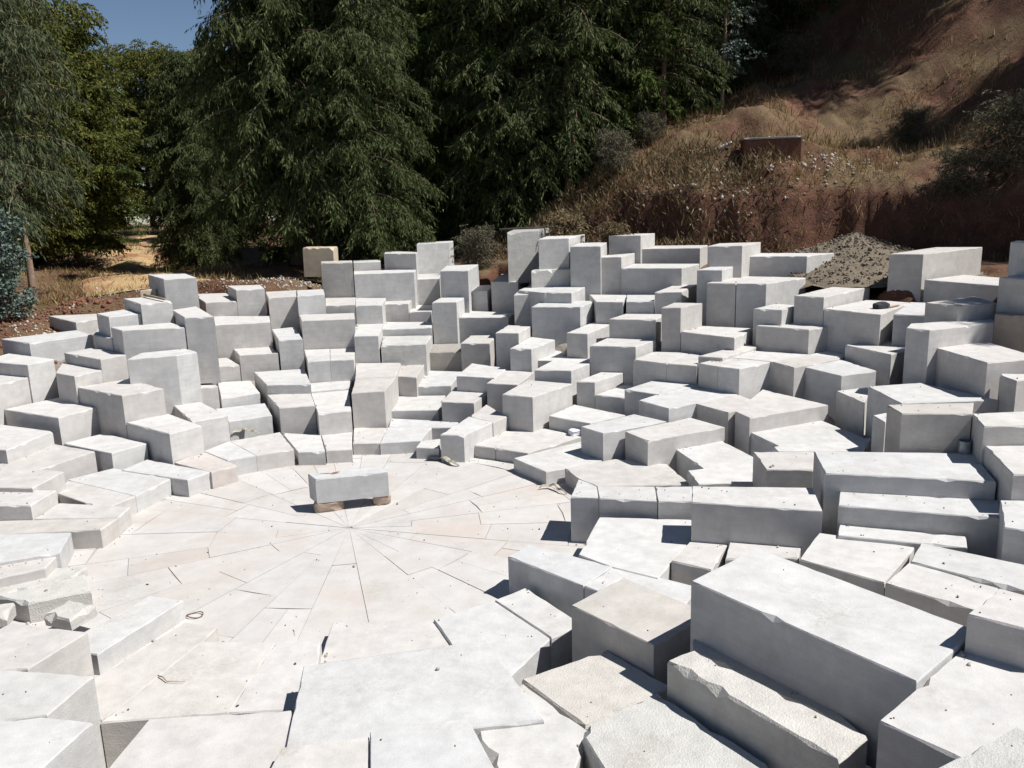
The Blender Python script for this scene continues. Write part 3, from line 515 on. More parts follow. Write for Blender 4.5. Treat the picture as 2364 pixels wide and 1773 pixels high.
# paved round floor: wedge slabs laid round a centre, thin open joints between them
V, F = [], []
def floor_slab(poly, z):
    b0 = len(V); k = len(poly)
    for q in poly: V.append((q[0], q[1], z))
    for q in poly: V.append((q[0], q[1], -.06))
    F.append(tuple(range(b0, b0 + k)))
    for i in range(k): F.append((b0 + k + i, b0 + k + (i + 1) % k, b0 + (i + 1) % k, b0 + i))
def pol(r_, a_): return (CEN[0] + r_ * math.cos(a_), CEN[1] + r_ * math.sin(a_))
NS = 24; cuts = [2 * math.pi * (k + random.uniform(-.16, .16)) / NS for k in range(NS)]
for k in range(NS):
    a0, a1 = cuts[k], cuts[(k + 1) % NS] + (2 * math.pi if k == NS - 1 else 0)
    rs = [.05, random.uniform(.9, 1.5), random.uniform(2.0, 2.7), random.uniform(3.2, 3.9), 4.75]
    if k % 2: rs.pop(1)
    for r0, r1 in zip(rs[:-1], rs[1:]):
        g = .0035; d0, d1 = g / max(r0, .12), g / r1
        am = [(a0 + a1) / 2] if r0 > 2 and random.random() < .45 else []
        ed = [a0] + am + [a1]
        for e0, e1 in zip(ed[:-1], ed[1:]):
            floor_slab([pol(r0 + g, e0 + min(d0, (e1 - e0) * .3)), pol(r1 - g, e0 + d1), pol(r1 - g, e1 - d1), pol(r0 + g, e1 - min(d0, (e1 - e0) * .3))], random.uniform(-.004, .004))
b0 = len(V); ring_ = [pol(4.72, a_) for a_ in np.linspace(0, 2 * math.pi, 72, endpoint=False)]
for q in ring_: V.append((q[0], q[1], -.014))
for q in ring_: V.append((q[0], q[1], -.3))
F.append(tuple(range(b0, b0 + 72))); F += [(b0 + 72 + i, b0 + 72 + (i + 1) % 72, b0 + (i + 1) % 72, b0 + i) for i in range(72)]
tag(mesh_py('floor', V, F, FLOOR), kind='structure')

# ------------------------------------------------------------------ block builder: sawn prism with worn, chipped edges
def stone_prism(name, p, zt, zb, mat, wear=1.0, seed=0):
    rr = random.Random(seed); p = np.asarray(p, float); m_ = len(p); c = p.mean(0)
    org = np.array([c[0], c[1], zb])
    loop = []; corner = []
    for i in range(m_):
        a, b_ = p[i], p[(i + 1) % m_]; L = np.linalg.norm(b_ - a); n_ = max(2, int(L / .11)); nrm_ = np.array([b_[1] - a[1], -(b_[0] - a[0])]) / max(L, 1e-6)
        chips = [(rr.random(), rr.uniform(.03, .10) / max(L, .2), rr.uniform(.012, .045) * wear) for _ in range(int(L * 1.1 * wear + rr.random()))]
        for k in range(n_):
            t = k / n_; q = a + (b_ - a) * t
            dep = .007 * wear + abs(rr.gauss(0, .004)) * wear
            for (ct, cw, cdp) in chips:
                dep += cdp * max(0, 1 - abs(t - ct) / cw)
            loop.append((q, nrm_, dep, k == 0))
    n_ = len(loop); V = []
    for q, nn, dep, cr in loop: V.append((q[0] - org[0], q[1] - org[1], 0))
    drop = []
    for i, (q, nn, dep, cr) in enumerate(loop):
        d = dep + (.006 * wear if cr else 0); V.append((q[0] - org[0], q[1] - org[1], zt - zb - d * 1.1 - .002))
    for i, (q, nn, dep, cr) in enumerate(loop):
        inn = -nn if not cr else (c - q) / max(np.linalg.norm(c - q), 1e-6) * 1.2
        d = dep * .9
        V.append((q[0] + inn[0] * d - org[0], q[1] + inn[1] * d - org[1], zt - zb))
    F = [(i, (i + 1) % n_, n_ + (i + 1) % n_, n_ + i) for i in range(n_)] + [(n_ + i, n_ + (i + 1) % n_, 2 * n_ + (i + 1) % n_, 2 * n_ + i) for i in range(n_)]
    F.append(tuple(range(2 * n_, 3 * n_))); F.append(tuple(reversed(range(n_))))
    return mesh_py(name, V, F, mat, loc=tuple(org))
ROUGHSET = ('rough', 'ragged', 'speckled', 'pitted', 'grey layered')
for i, (lb, zt, zb, xy) in enumerate(BLOCKS):
    p = np.array(xy).reshape(-1, 2)
    rg = any(k in lb for k in ROUGHSET)
    mt_ = next((m_ for k, m_ in (('dark stained', STAINED), ('reddish brown', REDDISH), ('pinkish', PINKISH), ('grey layered', GREYROUGH), ('brown streaked', STREAKED), ('stain', DUSTY), ('scuff', DUSTY)) if k in lb), None) if 'beside the brown' not in lb and 'below' not in lb else None
    o = stone_prism('stone_block', p, zt + ((i * 37) % 11 - 5) * .0006, min(zb - .2, zt - 1.5) if zb > .2 else zb - .25, mt_ or (ROUGH if rg else STONE), 1.7 if rg else 1.0, i)
    tag(o, lb, 'stone block', 'stone blocks of the amphitheatre')
CAN = (6.196, 11.122, 1.391)

# ------------------------------------------------------------------ centre block on its two props
CB = np.array([(-3.472, 13.547), (-3.279, 13.235), (-2.127, 13.517), (-2.300, 13.819)])
t = empty('propped_block', (CB[:, 0].mean(), CB[:, 1].mean(), .17))
o = stone_prism('propped_block', CB, .588, .168, STONE, 1.2, 901)
bpy.data.objects.remove(t)
tag(o, 'long pale stone block propped on two small stones alone on the round floor', 'stone block')
PINK = plain('pink_marks', (.42, .16, .13), .9, .3, 30)
V, F = [], []
for k in range(9):
    a = rng.uniform(-.9, .9); x0, y0 = rng.normal(-.22, .07), rng.normal(.02, .035); L = rng.uniform(.03, .09); w = rng.uniform(.006, .014)
    dx, dy = math.cos(a), math.sin(a); b0 = len(V)
    for sx, sy in ((-1, -1), (1, -1), (1, 1), (-1, 1)): V.append((x0 + dx * L * sx - dy * w * sy, y0 + dy * L * sx + dx * w * sy, .4235))
    F.append((b0, b0 + 1, b0 + 2, b0 + 3))
mk = mesh_py('red_marks', V, F, PINK, o)
def rock(name, size, mat, loc, rz=0, seed=0, sub=3, flat=1.0, parent=None):
    bm = bmesh.new(); bmesh.ops.create_icosphere(bm, subdivisions=sub, radius=1)
    sv = Vector((seed * 3.1, seed * 1.7, seed * .9))
    for v in bm.verts:
        n_ = noise.noise(v.co * 1.3 + sv) * .35 + noise.noise(v.co * 3.1 + sv) * .14
        c_ = v.co * (1 + n_)
        q = Vector([math.copysign(abs(a) ** .6, a) for a in c_])
        v.co = Vector((q.x * size[0], q.y * size[1], max(q.z, -.75) * size[2]))
    me = bpy.data.meshes.new(name); bm.to_mesh(me); bm.free()
    o_ = link(name, me, mat, parent, loc); o_.rotation_euler = (0, 0, rz); return o_
tag(rock('prop_stone', (.24, .15, .12), BROWNST, (-3.14, 13.42, .085), .25, 3), 'brown broken stone propping up the shaded end of the lone block', 'stone')
tag(rock('prop_stone', (.15, .15, .12), BROWNST, (-2.28, 13.64, .085), .3, 5), 'brown stone propping the sunny end of the lone block, mostly hidden', 'stone')

# ------------------------------------------------------------------ finding the ground along a line of sight
def aim(px, py, maxd=150.0):
    v = right * (px - 1182) + down * (py - 886.5) + fwd * 1950; v.normalize(); d = 8.0
    while d < maxd:
        q = Vector((0, 0, 5)) + v * d
        if q.z <= gh(q.x, q.y): return q
        d += .08
    return Vector((0, 0, 5)) + v * maxd

# ------------------------------------------------------------------ trees
def frame(d):
    up = np.array([0, 0, 1.0]); s = np.cross(d, up); n_ = np.linalg.norm(s, axis=-1, keepdims=True); return s / np.maximum(n_, 1e-6)
def strands(P, D, L, W, tip=.25):
    """thin four cornered leaves: base P, direction D, length L, width W"""
    n_ = len(P); S = rng.normal(size=(n_, 3)); S -= (S * D).sum(1, keepdims=True) * D; S /= np.linalg.norm(S, axis=1, keepdims=True)
    mid = P + D * (L * .45)[:, None]; end = P + D * L[:, None]
    V = np.stack([P, mid + S * (W * .5)[:, None], end, mid - S * (W * .5)[:, None]], 1).reshape(-1, 3)
    return V, np.arange(n_ * 4).reshape(-1, 4)
def tube(path, rad, k=7):
    V, F = [], []; path = [np.asarray(p, float) for p in path]
    for i, p in enumerate(path):
        d = path[min(i + 1, len(path) - 1)] - path[max(i - 1, 0)]; d /= max(np.linalg.norm(d), 1e-6)
        a = np.cross(d, [0.31, .77, .12]); a /= np.linalg.norm(a); b_ = np.cross(d, a)
        for j in range(k):
            th = 2 * math.pi * j / k; V.append(tuple(p + (a * math.cos(th) + b_ * math.sin(th)) * rad[i]))
    for i in range(len(path) - 1):
        for j in range(k): F.append((i * k + j, i * k + (j + 1) % k, (i + 1) * k + (j + 1) % k, (i + 1) * k + j))
    F.append(tuple(reversed(range(k)))); F.append(tuple(range((len(path) - 1) * k, len(path) * k)))
    return V, F
def joined(parts):
    V, F = [], []
    for v, f in parts:
        b0 = len(V); V += v; F += [tuple(i + b0 for i in q) for q in f]
    return V, F
def make_tree(name, label, cat, group, h, r, nb, low, leaf, bark, lean=(0, 0), hang=.75, twigs=4, per=9, ll=(.14, .26), lw=(.03, .05), shape='cone', up=.25, tr=.22, twl=(.35, .75), rise=1.0):
    root = empty(name, (0, 0, 0)); tag(root, label, cat, group)
    trunk = [(lean[0] * (t_ ** 1.4) * h + .12 * math.sin(t_ * 9), lean[1] * (t_ ** 1.4) * h + .1 * math.sin(t_ * 7 + 1), t_ * h * .97 - .25) for t_ in np.linspace(0, 1, 14)]
    trad = [tr * (1 - .93 * t_) + (.5 * tr if t_ == 0 else 0) for t_ in np.linspace(0, 1, 14)]
    V, F = tube(trunk, trad, 9); mesh_py('trunk', V, F, bark, root, smooth=True)
    limbs = []; PP, DD, LL, WW = [], [], [], []
    tz = np.array([q[2] for q in trunk]); tx = np.array([q[0] for q in trunk]); ty = np.array([q[1] for q in trunk])
    for i in range(nb):
        t_ = low + (1 - low) * ((i + rng.random()) / nb) ** rise
        z0 = t_ * h * .97; az = i * 2.39996 + rng.normal(0, .35)
        if shape == 'cone': L = r * (1 - t_) ** .62 * rng.uniform(.72, 1.15) + .25
        elif shape == 'oval2': L = r * (1 - t_ ** 3.2) ** .8 * (.78 + .22 * min(1, t_ * 5)) * rng.uniform(.6, 1.15) + .3
        elif shape == 'oval': L = r * math.sqrt(max(.06, 1 - ((t_ - .5) / .56) ** 2)) * rng.uniform(.55, 1.12)
        else: L = r * (.45 + .55 * t_) * rng.uniform(.5, 1.1)
        hd = np.array([math.cos(az), math.sin(az), 0]); b0 = np.array([np.interp(z0, tz, tx), np.interp(z0, tz, ty), z0])
        el = up + rng.normal(0, .12) + (.5 * t_ if shape != 'cone' else .25 * t_)
        ns = max(4, int(L / .33)); pts = [b0]; side = np.array([-hd[1], hd[0], 0]) * rng.normal(0, .12)
        for k in range(1, ns + 1):
            s = k / ns; e = el - hang * s * 1.1
            pts.append(pts[-1] + (hd * math.cos(e) + side * s + np.array([0, 0, math.sin(e)])) * (L / ns))
        limbs.append(tube(pts, [max(.008, tr * .26 * (1 - t_ * .6) * (1 - .85 * k / ns)) for k in range(ns + 1)], 4))
        for k in range(1, ns + 1):
            s = k / ns
            if s < .2 and shape == 'oval': continue
            for w_ in range(twigs + (2 if k == ns else 0)):
                p = pts[k] + rng.normal(0, .07, 3)
                sd = rng.choice([-1, 1]) * rng.uniform(.4, 1.1)
                td = hd * rng.uniform(.2, .9) + np.array([-hd[1], hd[0], 0]) * sd + np.array([0, 0, -hang * rng.uniform(.4, 1.5) + .18])
                td /= np.linalg.norm(td); tl = rng.uniform(*twl) * (1.15 - .35 * s); m_ = per
                u = (np.arange(m_) + rng.random(m_)) / m_
                q = p + td * (u * tl)[:, None] + np.array([0, 0, -1.0]) * (hang * .28 * tl * u ** 2)[:, None]
                d = td * .6 + rng.normal(0, .42, (m_, 3)) + np.array([0, 0, -hang * .85]); d /= np.linalg.norm(d, axis=1, keepdims=True)
                PP.append(q); DD.append(d); LL.append(rng.uniform(*ll, m_)); WW.append(rng.uniform(*lw, m_))
    V, F = joined(limbs); mesh_py('branches', V, F, bark, root)
    V, F = strands(np.concatenate(PP), np.concatenate(DD), np.concatenate(LL), np.concatenate(WW))
    mesh_np('crown', V, F, leaf, root)
    return root
CEDAR = leaf_mat('cedar_leaves', [(.020, .030, .011), (.046, .063, .021), (.090, .110, .042), (.175, .185, .090)], .18)
CEDAR2 = leaf_mat('fresh_cedar_leaves', [(.022, .035, .008), (.055, .082, .017), (.10, .135, .034), (.165, .185, .065)], .22)
EUC = leaf_mat('gum_leaves', [(.028, .042, .018), (.06, .078, .036), (.105, .12, .065), (.18, .15, .085)], .18)
OLIVE = leaf_mat('olive_green_leaves', [(.028, .040, .010), (.075, .092, .020), (.14, .15, .038), (.34, .28, .085)], .3)
BLUE = leaf_mat('blue_grey_leaves', [(.035, .052, .04), (.08, .112, .09), (.14, .185, .155), (.24, .29, .26)], .1, .6, .25)
G_T = 'trees of the wood behind the amphitheatre'
GIANT = make_tree('cedar_tree', 'huge dark cedar with drooping shaggy branches beside the path mouth', 'tree', G_T, 14.5, 2.95, 290, .17, CEDAR, BARK, hang=1.0, twigs=7, per=13, tr=.30, shape='oval2', ll=(.12, .27), lw=(.03, .052), twl=(.35, .95))
C1 = make_tree('cedar_tree', '', 'tree', G_T, 15.0, 2.8, 260, .01, CEDAR, BARK, hang=.95, twigs=7, per=12, tr=.2, shape='oval2', ll=(.12, .26), lw=(.03, .052), twl=(.35, .9))
C2 = make_tree('cedar_tree', '', 'tree', G_T, 14.5, 2.6, 180, .02, CEDAR2, BARK, hang=.7, twigs=6, per=11, tr=.18, ll=(.12, .24), lw=(.035, .055), shape='oval2')
C3 = make_tree('cedar_tree', '', 'tree', G_T, 13.5, 2.4, 130, .14, CEDAR, PALEBARK, hang=.85, twigs=5, per=11, tr=.13, up=.1, shape='oval2')
E1 = make_tree('gum_tree', '', 'tree', G_T, 13.5, 2.6, 110, .22, EUC, PALEBARK, lean=(-.05, 0), hang=1.1, twigs=7, per=12, shape='oval', tr=.12, ll=(.16, .30), lw=(.028, .045), twl=(.4, .9), up=.5)
C4 = make_tree('cedar_tree', '', 'tree', G_T, 15.0, 3.6, 150, .33, CEDAR, BARK, hang=.9, twigs=7, per=11, tr=.22, shape='oval2', ll=(.13, .28), lw=(.035, .06), twl=(.4, 1.0))
O1 = make_tree('leafy_tree', '', 'tree', G_T, 12.0, 3.3, 190, .08, OLIVE, BARK, hang=.55, twigs=7, per=11, shape='oval', tr=.17, ll=(.10, .19), lw=(.05, .085), twl=(.4, .9), up=.35)
B1 = make_tree('blue_gum_tree', '', 'tree', G_T, 12.5, 1.9, 60, .12, BLUE, PALEBARK, hang=.35, twigs=3, per=7, shape='oval', tr=.1, ll=(.10, .17), lw=(.07, .11), twl=(.35, .8), up=.6)
S1 = make_tree('blue_gum_shrub', '', 'shrub', 'blue gum shrubs', 3.4, 1.15, 46, .03, BLUE, PALEBARK, hang=.3, twigs=4, per=8, shape='oval', tr=.05, ll=(.09, .15), lw=(.06, .10), twl=(.25, .55), up=.7)
used = set()
def put(proto, x, y, s, rz, label, z=None, sz=1.0):
    o = proto
    if proto.name in used: o = copy_tree(proto)
    else: used.add(proto.name)
    o.location = (x, y, (gh(x, y) if z is None else z) - .05); o.rotation_euler = (0, 0, rz); o.scale = (s, s, s * sz); o['label'] = label
    return o
put(GIANT, -7.25, 29.8, .96, .3, 'huge dark cedar with drooping shaggy branches beside the path mouth')
put(C1, -5.0, 29.6, .86, .4, 'shaggy cedar sweeping to the ground behind the tallest square block')
put(C2, -2.3, 34.5, 1.05, 1.1, 'lighter green cedar just beyond the huge shaggy one')
put(C1, .2, 33.5, 1.05, 2.0, 'dark cedar straight behind the rough grey layered block')
put(C3, 2.4, 33.0, 1.1, .3, 'dark cedar with a bare lower stem at the foot of the hill')
put(C2, 4.4, 34.8, 1.0, 2.6, 'olive green cedar at the foot of the hill above the dry weeds')
put(C3, 6.3, 34.2, .95, 1.7, 'slim tree with a thin pale stem on the grassy slope')
put(C1, 8.0, 38.0, .95, 3.0, 'dark cedar behind the blue gum on the slope')
put(B1, 8.7, 35.0, .82, .7, 'blue grey gum with pale leaves at the edge of the hill')
put(C1, 12.3, 41.5, 1.0, .9, 'dark cedar high on the hill, first beyond the blue gum')
put(C4, 16.4, 39.5, 1.0, 4.0, 'bare stemmed cedar high on the hill next to the first dark cedar')
put(C4, 20.6, 38.0, 1.05, 2.2, 'tall bare stemmed cedar in the top corner of the hill')
put(C1, 15.0, 48.0, 1.1, 5.0, 'dark cedar on the hilltop between two other dark cedars')
put(C1, 20.6, 27.4, .62, 1.2, 'dark cedar shading the grassy hill from its side')
put(C4, 22.8, 34.2, .95, 1.0, 'bare stemmed cedar at the edge of the photo above the sunny grass')
put(C3, 16.2, 14.6, .9, 1.0, 'slim cedar shading the brown block beside the amphitheatre')
put(C3, 19.0, 21.5, .72, 2.8, 'tall dark cedar shading the red cut bank')
put(C4, 18.4, 35.2, .9, 3.7, 'bare stemmed cedar just above the sunny grass band on the hill')
put(C4, 26.5, 37.5, 1.0, .2, 'bare stemmed cedar at the far side of the hilltop')
put(C1, -.8, 41.0, 1.2, 1.3, 'dim cedar deep in the wood behind the light green cedar')
put(GIANT, 3.5, 42.5, 1.0, 2.4, 'dim broad cedar deep in the wood at the foot of the hill')
put(C1, -5.5, 41.0, 1.25, 3.3, 'dim cedar deep in the wood behind the huge shaggy cedar')
put(C1, 8.5, 46.0, 1.15, 2.1, 'dim cedar deep in the wood behind the blue gum')
put(C2, -9.9, 40.0, .75, 2.0, 'dim cedar just beside the path behind the huge cedar')
put(E1, -13.9, 24.6, .92, 0, 'gum tree with a thin leaning bare stem beside the path')
put(O1, -18.0, 27.0, 1.0, .4, 'yellowish leafy tree behind the thin leaning gum')
put(O1, -19.0, 33.0, .95, 2.2, 'leafy tree with yellow sprays beside the path, behind the first leafy one')
put(E1, -20.5, 27.0, 1.0, 2.0, 'tall gum with hanging grey leaves at the edge of the photo')
put(O1, -21.0, 35.0, 1.05, 3.3, 'leafy tree along the path beyond the yellow sprayed one')
put(C1, -13.3, 36.6, .62, .8, 'dark cedar beside the path behind the huge shaggy cedar')
put(O1, -24.6, 46.0, .95, 4.1, 'leafy tree further along the path')
put(O1, -29.5, 57.0, 1.0, 5.0, 'leafy tree near the far bend of the path')
put(O1, -37.5, 76.0, 1.2, 1.0, 'distant leafy tree at the end of the path')
put(O1, -38.0, 104.0, 1.65, 3.0, 'tall distant tree closing the end of the path')
put(O1, -43.5, 106.0, 1.7, 4.0, 'tall distant tree on the sunny side of the one closing the path')
put(O1, -32.0, 101.0, 1.6, 2.9, 'distant leafy tree at the far end on the cedar side')
put(C1, -15.0, 46.0, .72, 4.4, 'dark cedar halfway along the path on the shaded side')
put(C1, -23.4, 70.0, .95, .5, 'far dark cedar on the shaded side of the path')
put(O1, -33.6, 66.0, 1.1, 2.5, 'far leafy tree on the sunny side of the path')
put(O1, -24.5, 30.5, 1.1, 1.5, 'big leafy tree behind the tall gum at the edge of the photo')
put(O1, -22.3, 31.5, 1.1, 5.4, 'dense leafy tree between the yellowish leafy tree and the path')
put(O1, -21.6, 37.2, .9, 1.2, 'low leafy tree overhanging the lit path')
put(O1, -22.5, 39.5, .95, 2.7, 'leafy tree behind the low one overhanging the path')
put(C2, -23.4, 41.0, .7, 5.1, 'low green tree between leafy trees halfway along the path')
put(O1, -27.4, 51.5, .85, .2, 'low leafy tree at the bend of the path')
put(C2, -20.0, 58.0, .85, .9, 'green tree on the shaded side of the path beyond the dark cedars')
put(O1, -30.0, 84.0, 1.3, 3.7, 'far leafy tree closing the view along the path')
put(O1, -46.0, 92.0, 1.4, 1.9, 'far leafy tree at the end of the path beside the distant green one')
put(O1, -18.9, 38.0, .92, 2.9, 'leafy tree against the sky gap on the sunny side of the path')
put(C2, -24.8, 52.5, .9, 1.9, 'green tree in the middle distance on the sunny side of the path')
put(S1, -13.3, 22.2, .8, .3, 'blue grey gum shrub growing nearest the rubble at the path mouth')
put(S1, -14.5, 23.3, 1.05, 1.9, 'taller blue grey gum shrub at the foot of the thin leaning gum')
put(S1, -14.6, 21.6, .85, 2.9, 'blue grey gum shrub at the edge of the photo')

# ------------------------------------------------------------------ dry grass, weeds, litter
GRASS = leaf_mat('dry_grass_blades', [(.10, .062, .03), (.20, .135, .06), (.31, .22, .105), (.42, .33, .18)], .2)
WEED = leaf_mat('weed_leaves', [(.06, .045, .025), (.13, .095, .05), (.2, .15, .085), (.30, .245, .15)], .2)
def blades(name, pts, hgt, wid, mat, lean=.45, hang=None):
    n_ = len(pts); P = np.asarray(pts, float); D = np.stack([rng.normal(0, lean, n_), rng.normal(0, lean, n_), np.ones(n_)], 1)
    if hang is not None: D[:, 2] = np.where(hang, -1.0, 1.0); D[:, 1] -= np.where(hang, .35, 0)
    D /= np.linalg.norm(D, axis=1, keepdims=True)
    V, F = strands(P, D, rng.uniform(*hgt, n_), rng.uniform(*wid, n_)); return tag(mesh_np(name, V, F, mat), kind='stuff')
pts, hg = [], []
for c_ in range(1500):
    x = rng.uniform(1.0, 24); s = rng.random() ** 1.5 * 20 - .1; y = yb(x) + s + .1
    f_ = noise.noise(Vector((x * .45, y * .45, 3.3)))
    if f_ < -.12 and s > .6: continue
    for k in range(22):
        a, b_ = x + rng.normal(0, .28), y + rng.normal(0, .28); pts.append((a, b_, gh(a, b_) - .02)); hg.append(s < .35 and rng.random() < .5)
blades('dry_grass', pts, (.16, .5), (.012, .03), GRASS, hang=np.array(hg))
pts = []
for c_ in range(520):
    y = 24.2 + rng.random() ** 1.6 * 30; e = rng.choice([-1, 1]); l_, r_ = np.interp(y, PY, PLX), np.interp(y, PY, PRX)
    x = (l_ - abs(rng.normal(0, 1.3)) + .5) if e < 0 else (r_ + abs(rng.normal(0, .9)) - .4)
    if rng.random() < .15: x = rng.uniform(l_, r_)
    for k in range(14):
        a, b_ = x + rng.normal(0, .25), y + rng.normal(0, .25); pts.append((a, b_, gh(a, b_)))
blades('path_grass', pts, (.10, .34), (.012, .028), GRASS, .6)
pts = []
for c_ in range(330):
    x = rng.uniform(-1.5, 8.5); y = yb(x) + rng.uniform(-.9, 3.2)
    for k in range(26):
        a, b_ = x + rng.normal(0, .25), y + rng.normal(0, .22); pts.append((a, b_, gh(a, b_) + rng.random() * .45))
blades('dry_weeds', pts, (.12, .42), (.02, .05), WEED, .8)
# ------------------------------------------------------------------ stones and litter lying on the paving
def chips(name, spots, size, mat, seed=1):
    base = []
    bm = bmesh.new(); bmesh.ops.create_icosphere(bm, subdivisions=1, radius=1); bv = np.array([v.co[:] for v in bm.verts]); bf = np.array([[v.index for v in f.verts] for f in bm.faces]); bm.free()
    V, F = [], []
    for i, (x, y, z) in enumerate(spots):
        s = rng.uniform(*size) * (1 if rng.random() > .08 else 1.8); sc = rng.uniform(.55, 1.3, 3) * s; v = bv * (1 + rng.normal(0, .16, (len(bv), 1))) * sc; a = rng.uniform(0, 6.3)
        v = np.stack([v[:, 0] * math.cos(a) - v[:, 1] * math.sin(a), v[:, 0] * math.sin(a) + v[:, 1] * math.cos(a), v[:, 2]], 1)
        V.append(v + (x, y, z + sc[2] * .45)); F.append(bf + i * len(bv))
    return tag(mesh_np(name, np.concatenate(V), np.concatenate(F), mat), kind='stuff')
def inside(q, p):
    m_ = len(p); return all((p[(i + 1) % m_][0] - p[i][0]) * (q[1] - p[i][1]) - (p[(i + 1) % m_][1] - p[i][1]) * (q[0] - p[i][0]) > .03 for i in range(m_))
def top_z(x, y):
    best = 0.0 if math.hypot(x - CEN[0], y - CEN[1]) < 4.6 else gh(x, y)
    for lb, zt, zb, xy in BLOCKS:
        if abs(x - xy[0]) > 4 or abs(y - xy[1]) > 4: continue
        p = np.array(xy).reshape(-1, 2)
        if inside((x, y), p): best = max(best, zt)
    return best
GREYCHIP = plain('grey_chips', (.30, .28, .25), .9, .5, 30); DARK = plain('dark_litter', (.075, .06, .05), .9, .5, 20)
spots = []
for lb, zt, zb, xy in BLOCKS:
    p = np.array(xy).reshape(-1, 2); c = p.mean(0)
    for k in range(rng.poisson(2.2 if c[1] > 12 else 5)):
        q = c + (p[rng.integers(len(p))] - c) * rng.random() ** .5 * .92
        if abs(top_z(*q) - zt) < .01: spots.append((q[0], q[1], zt))
for k in range(230):
    a, r_ = rng.uniform(0, 6.28), 4.4 * math.sqrt(rng.random()); x, y = CEN[0] + r_ * math.cos(a), CEN[1] + r_ * math.sin(a)
    if top_z(x, y) < .02: spots.append((x, y, 0))
chips('stone_chips', spots[::2], (.004, .011), GREYCHIP); 
chips('dry_litter', spots[1::2], (.004, .010), DARK)
foot = []
for lb, zt, zb, xy in BLOCKS:
    p = np.array(xy).reshape(-1, 2); c = p.mean(0)
    if zt > 3.0: continue
    for i in range(len(p)):
        a, b_ = p[i], p[(i + 1) % len(p)]; L = np.linalg.norm(b_ - a); nn = np.array([b_[1] - a[1], a[0] - b_[0]]) / max(L, 1e-6)
        if nn[1] > .3: continue
        k0 = rng.random()
        for k in range(rng.poisson(L * (9 if rng.random() < .3 else 2.5))):
            u = np.clip(k0 + rng.normal(0, .22), 0, 1); q = a + (b_ - a) * u + nn * (.015 + abs(rng.normal(0, .05))); z = top_z(*q)
            if z < zt - .05 and z > zb - .35: foot.append((q[0], q[1], z))
chips('stone_crumbs', foot, (.005, .018), plain('pale_crumbs', (.40, .37, .33), .9, .4, 26))
# rubble and soil clods at the rim of the path side
RED = plain('red_clods', (.19, .085, .055), .95, .4, 8); PALE = plain('pale_rubble', (.42, .38, .33), .9, .35, 8)
def scatter(n_, cx, cy, sx, sy, rot=0):
    out = []
    for k in range(n_):
        a, b_ = rng.normal(0, sx), rng.normal(0, sy); x = cx + a * math.cos(rot) - b_ * math.sin(rot); y = cy + a * math.sin(rot) + b_ * math.cos(rot); out.append((x, y, gh(x, y)))
    return out
chips('soil_clods', scatter(900, -13.0, 19.2, .9, 1.9, -.2) + scatter(400, -11.8, 22.6, .7, .7) + scatter(500, -12.5, 16.8, .6, 1.3), (.012, .05), RED)
chips('pale_rubble', scatter(170, -12.0, 21.4, .6, 1.2, -.3) + scatter(260, -8.2, 26.2, 1.4, .5, .15) + scatter(120, -6.6, 26.6, .5, .4) + scatter(150, -10.5, 25.3, 1.2, .4, .2), (.012, .038), PALE)
hp = aim(1930, 375); chips('hill_rubble', scatter(60, hp.x, hp.y, .7, .45) + scatter(60, hp.x - 3, hp.y - .6, .8, .6) + scatter(160, 7, yb(7) + 1.6, 3.2, .6), (.025, .065), PALE)
# ------------------------------------------------------------------ gravel heap
GRAVEL = plain('gravel', (.165, .135, .10), .95, .55, 34, 0, .8)
HX, HY, HZ = 9.55, 23.4, gh(9.55, 23.4)
V, F = [(0, 0, .98)], []; nr, na = 26, 72
for i in range(1, nr + 1):
    for j in range(na):
        a = 2 * math.pi * j / na; r_ = 3.7 * i / nr; z = .98 * (1 - (i / nr)) ** 1.15 * (1 - .12 * math.cos(a * 2 + .5)) - .16 * (i / nr) + noise.noise(Vector((r_ * math.cos(a) * 3, r_ * math.sin(a) * 3, 0))) * .07 + rng.normal(0, .016)
        if i < 4: z = min(z, .98 - .10 * (i / 3) ** 2)
        V.append((r_ * math.cos(a) * 1.05, r_ * math.sin(a), z))
F += [(0, 1 + j, 1 + (j + 1) % na) for j in range(na)]
for i in range(nr - 1):
    for j in range(na): F.append((1 + i * na + j, 1 + (i + 1) * na + j, 1 + (i + 1) * na + (j + 1) % na, 1 + i * na + (j + 1) % na))
heap = mesh_py('gravel_heap', V, F, GRAVEL, loc=(HX, HY, HZ)); tag(heap, 'brown gravel heap against the foot of the red cut bank', 'gravel heap')
spots = []
for k in range(5200):
    a, r_ = rng.uniform(0, 6.28), 3.4 * math.sqrt(rng.random()); i_ = min(nr - 1, max(1, int(r_ / 3.7 * nr))); j_ = int(a / (2 * math.pi) * na) % na
    v = V[1 + (i_ - 1) * na + j_]; spots.append((HX + r_ * math.cos(a) * 1.05, HY + r_ * math.sin(a), HZ + v[2] - .03))
chips('gravel', spots, (.012, .035), GRAVEL)

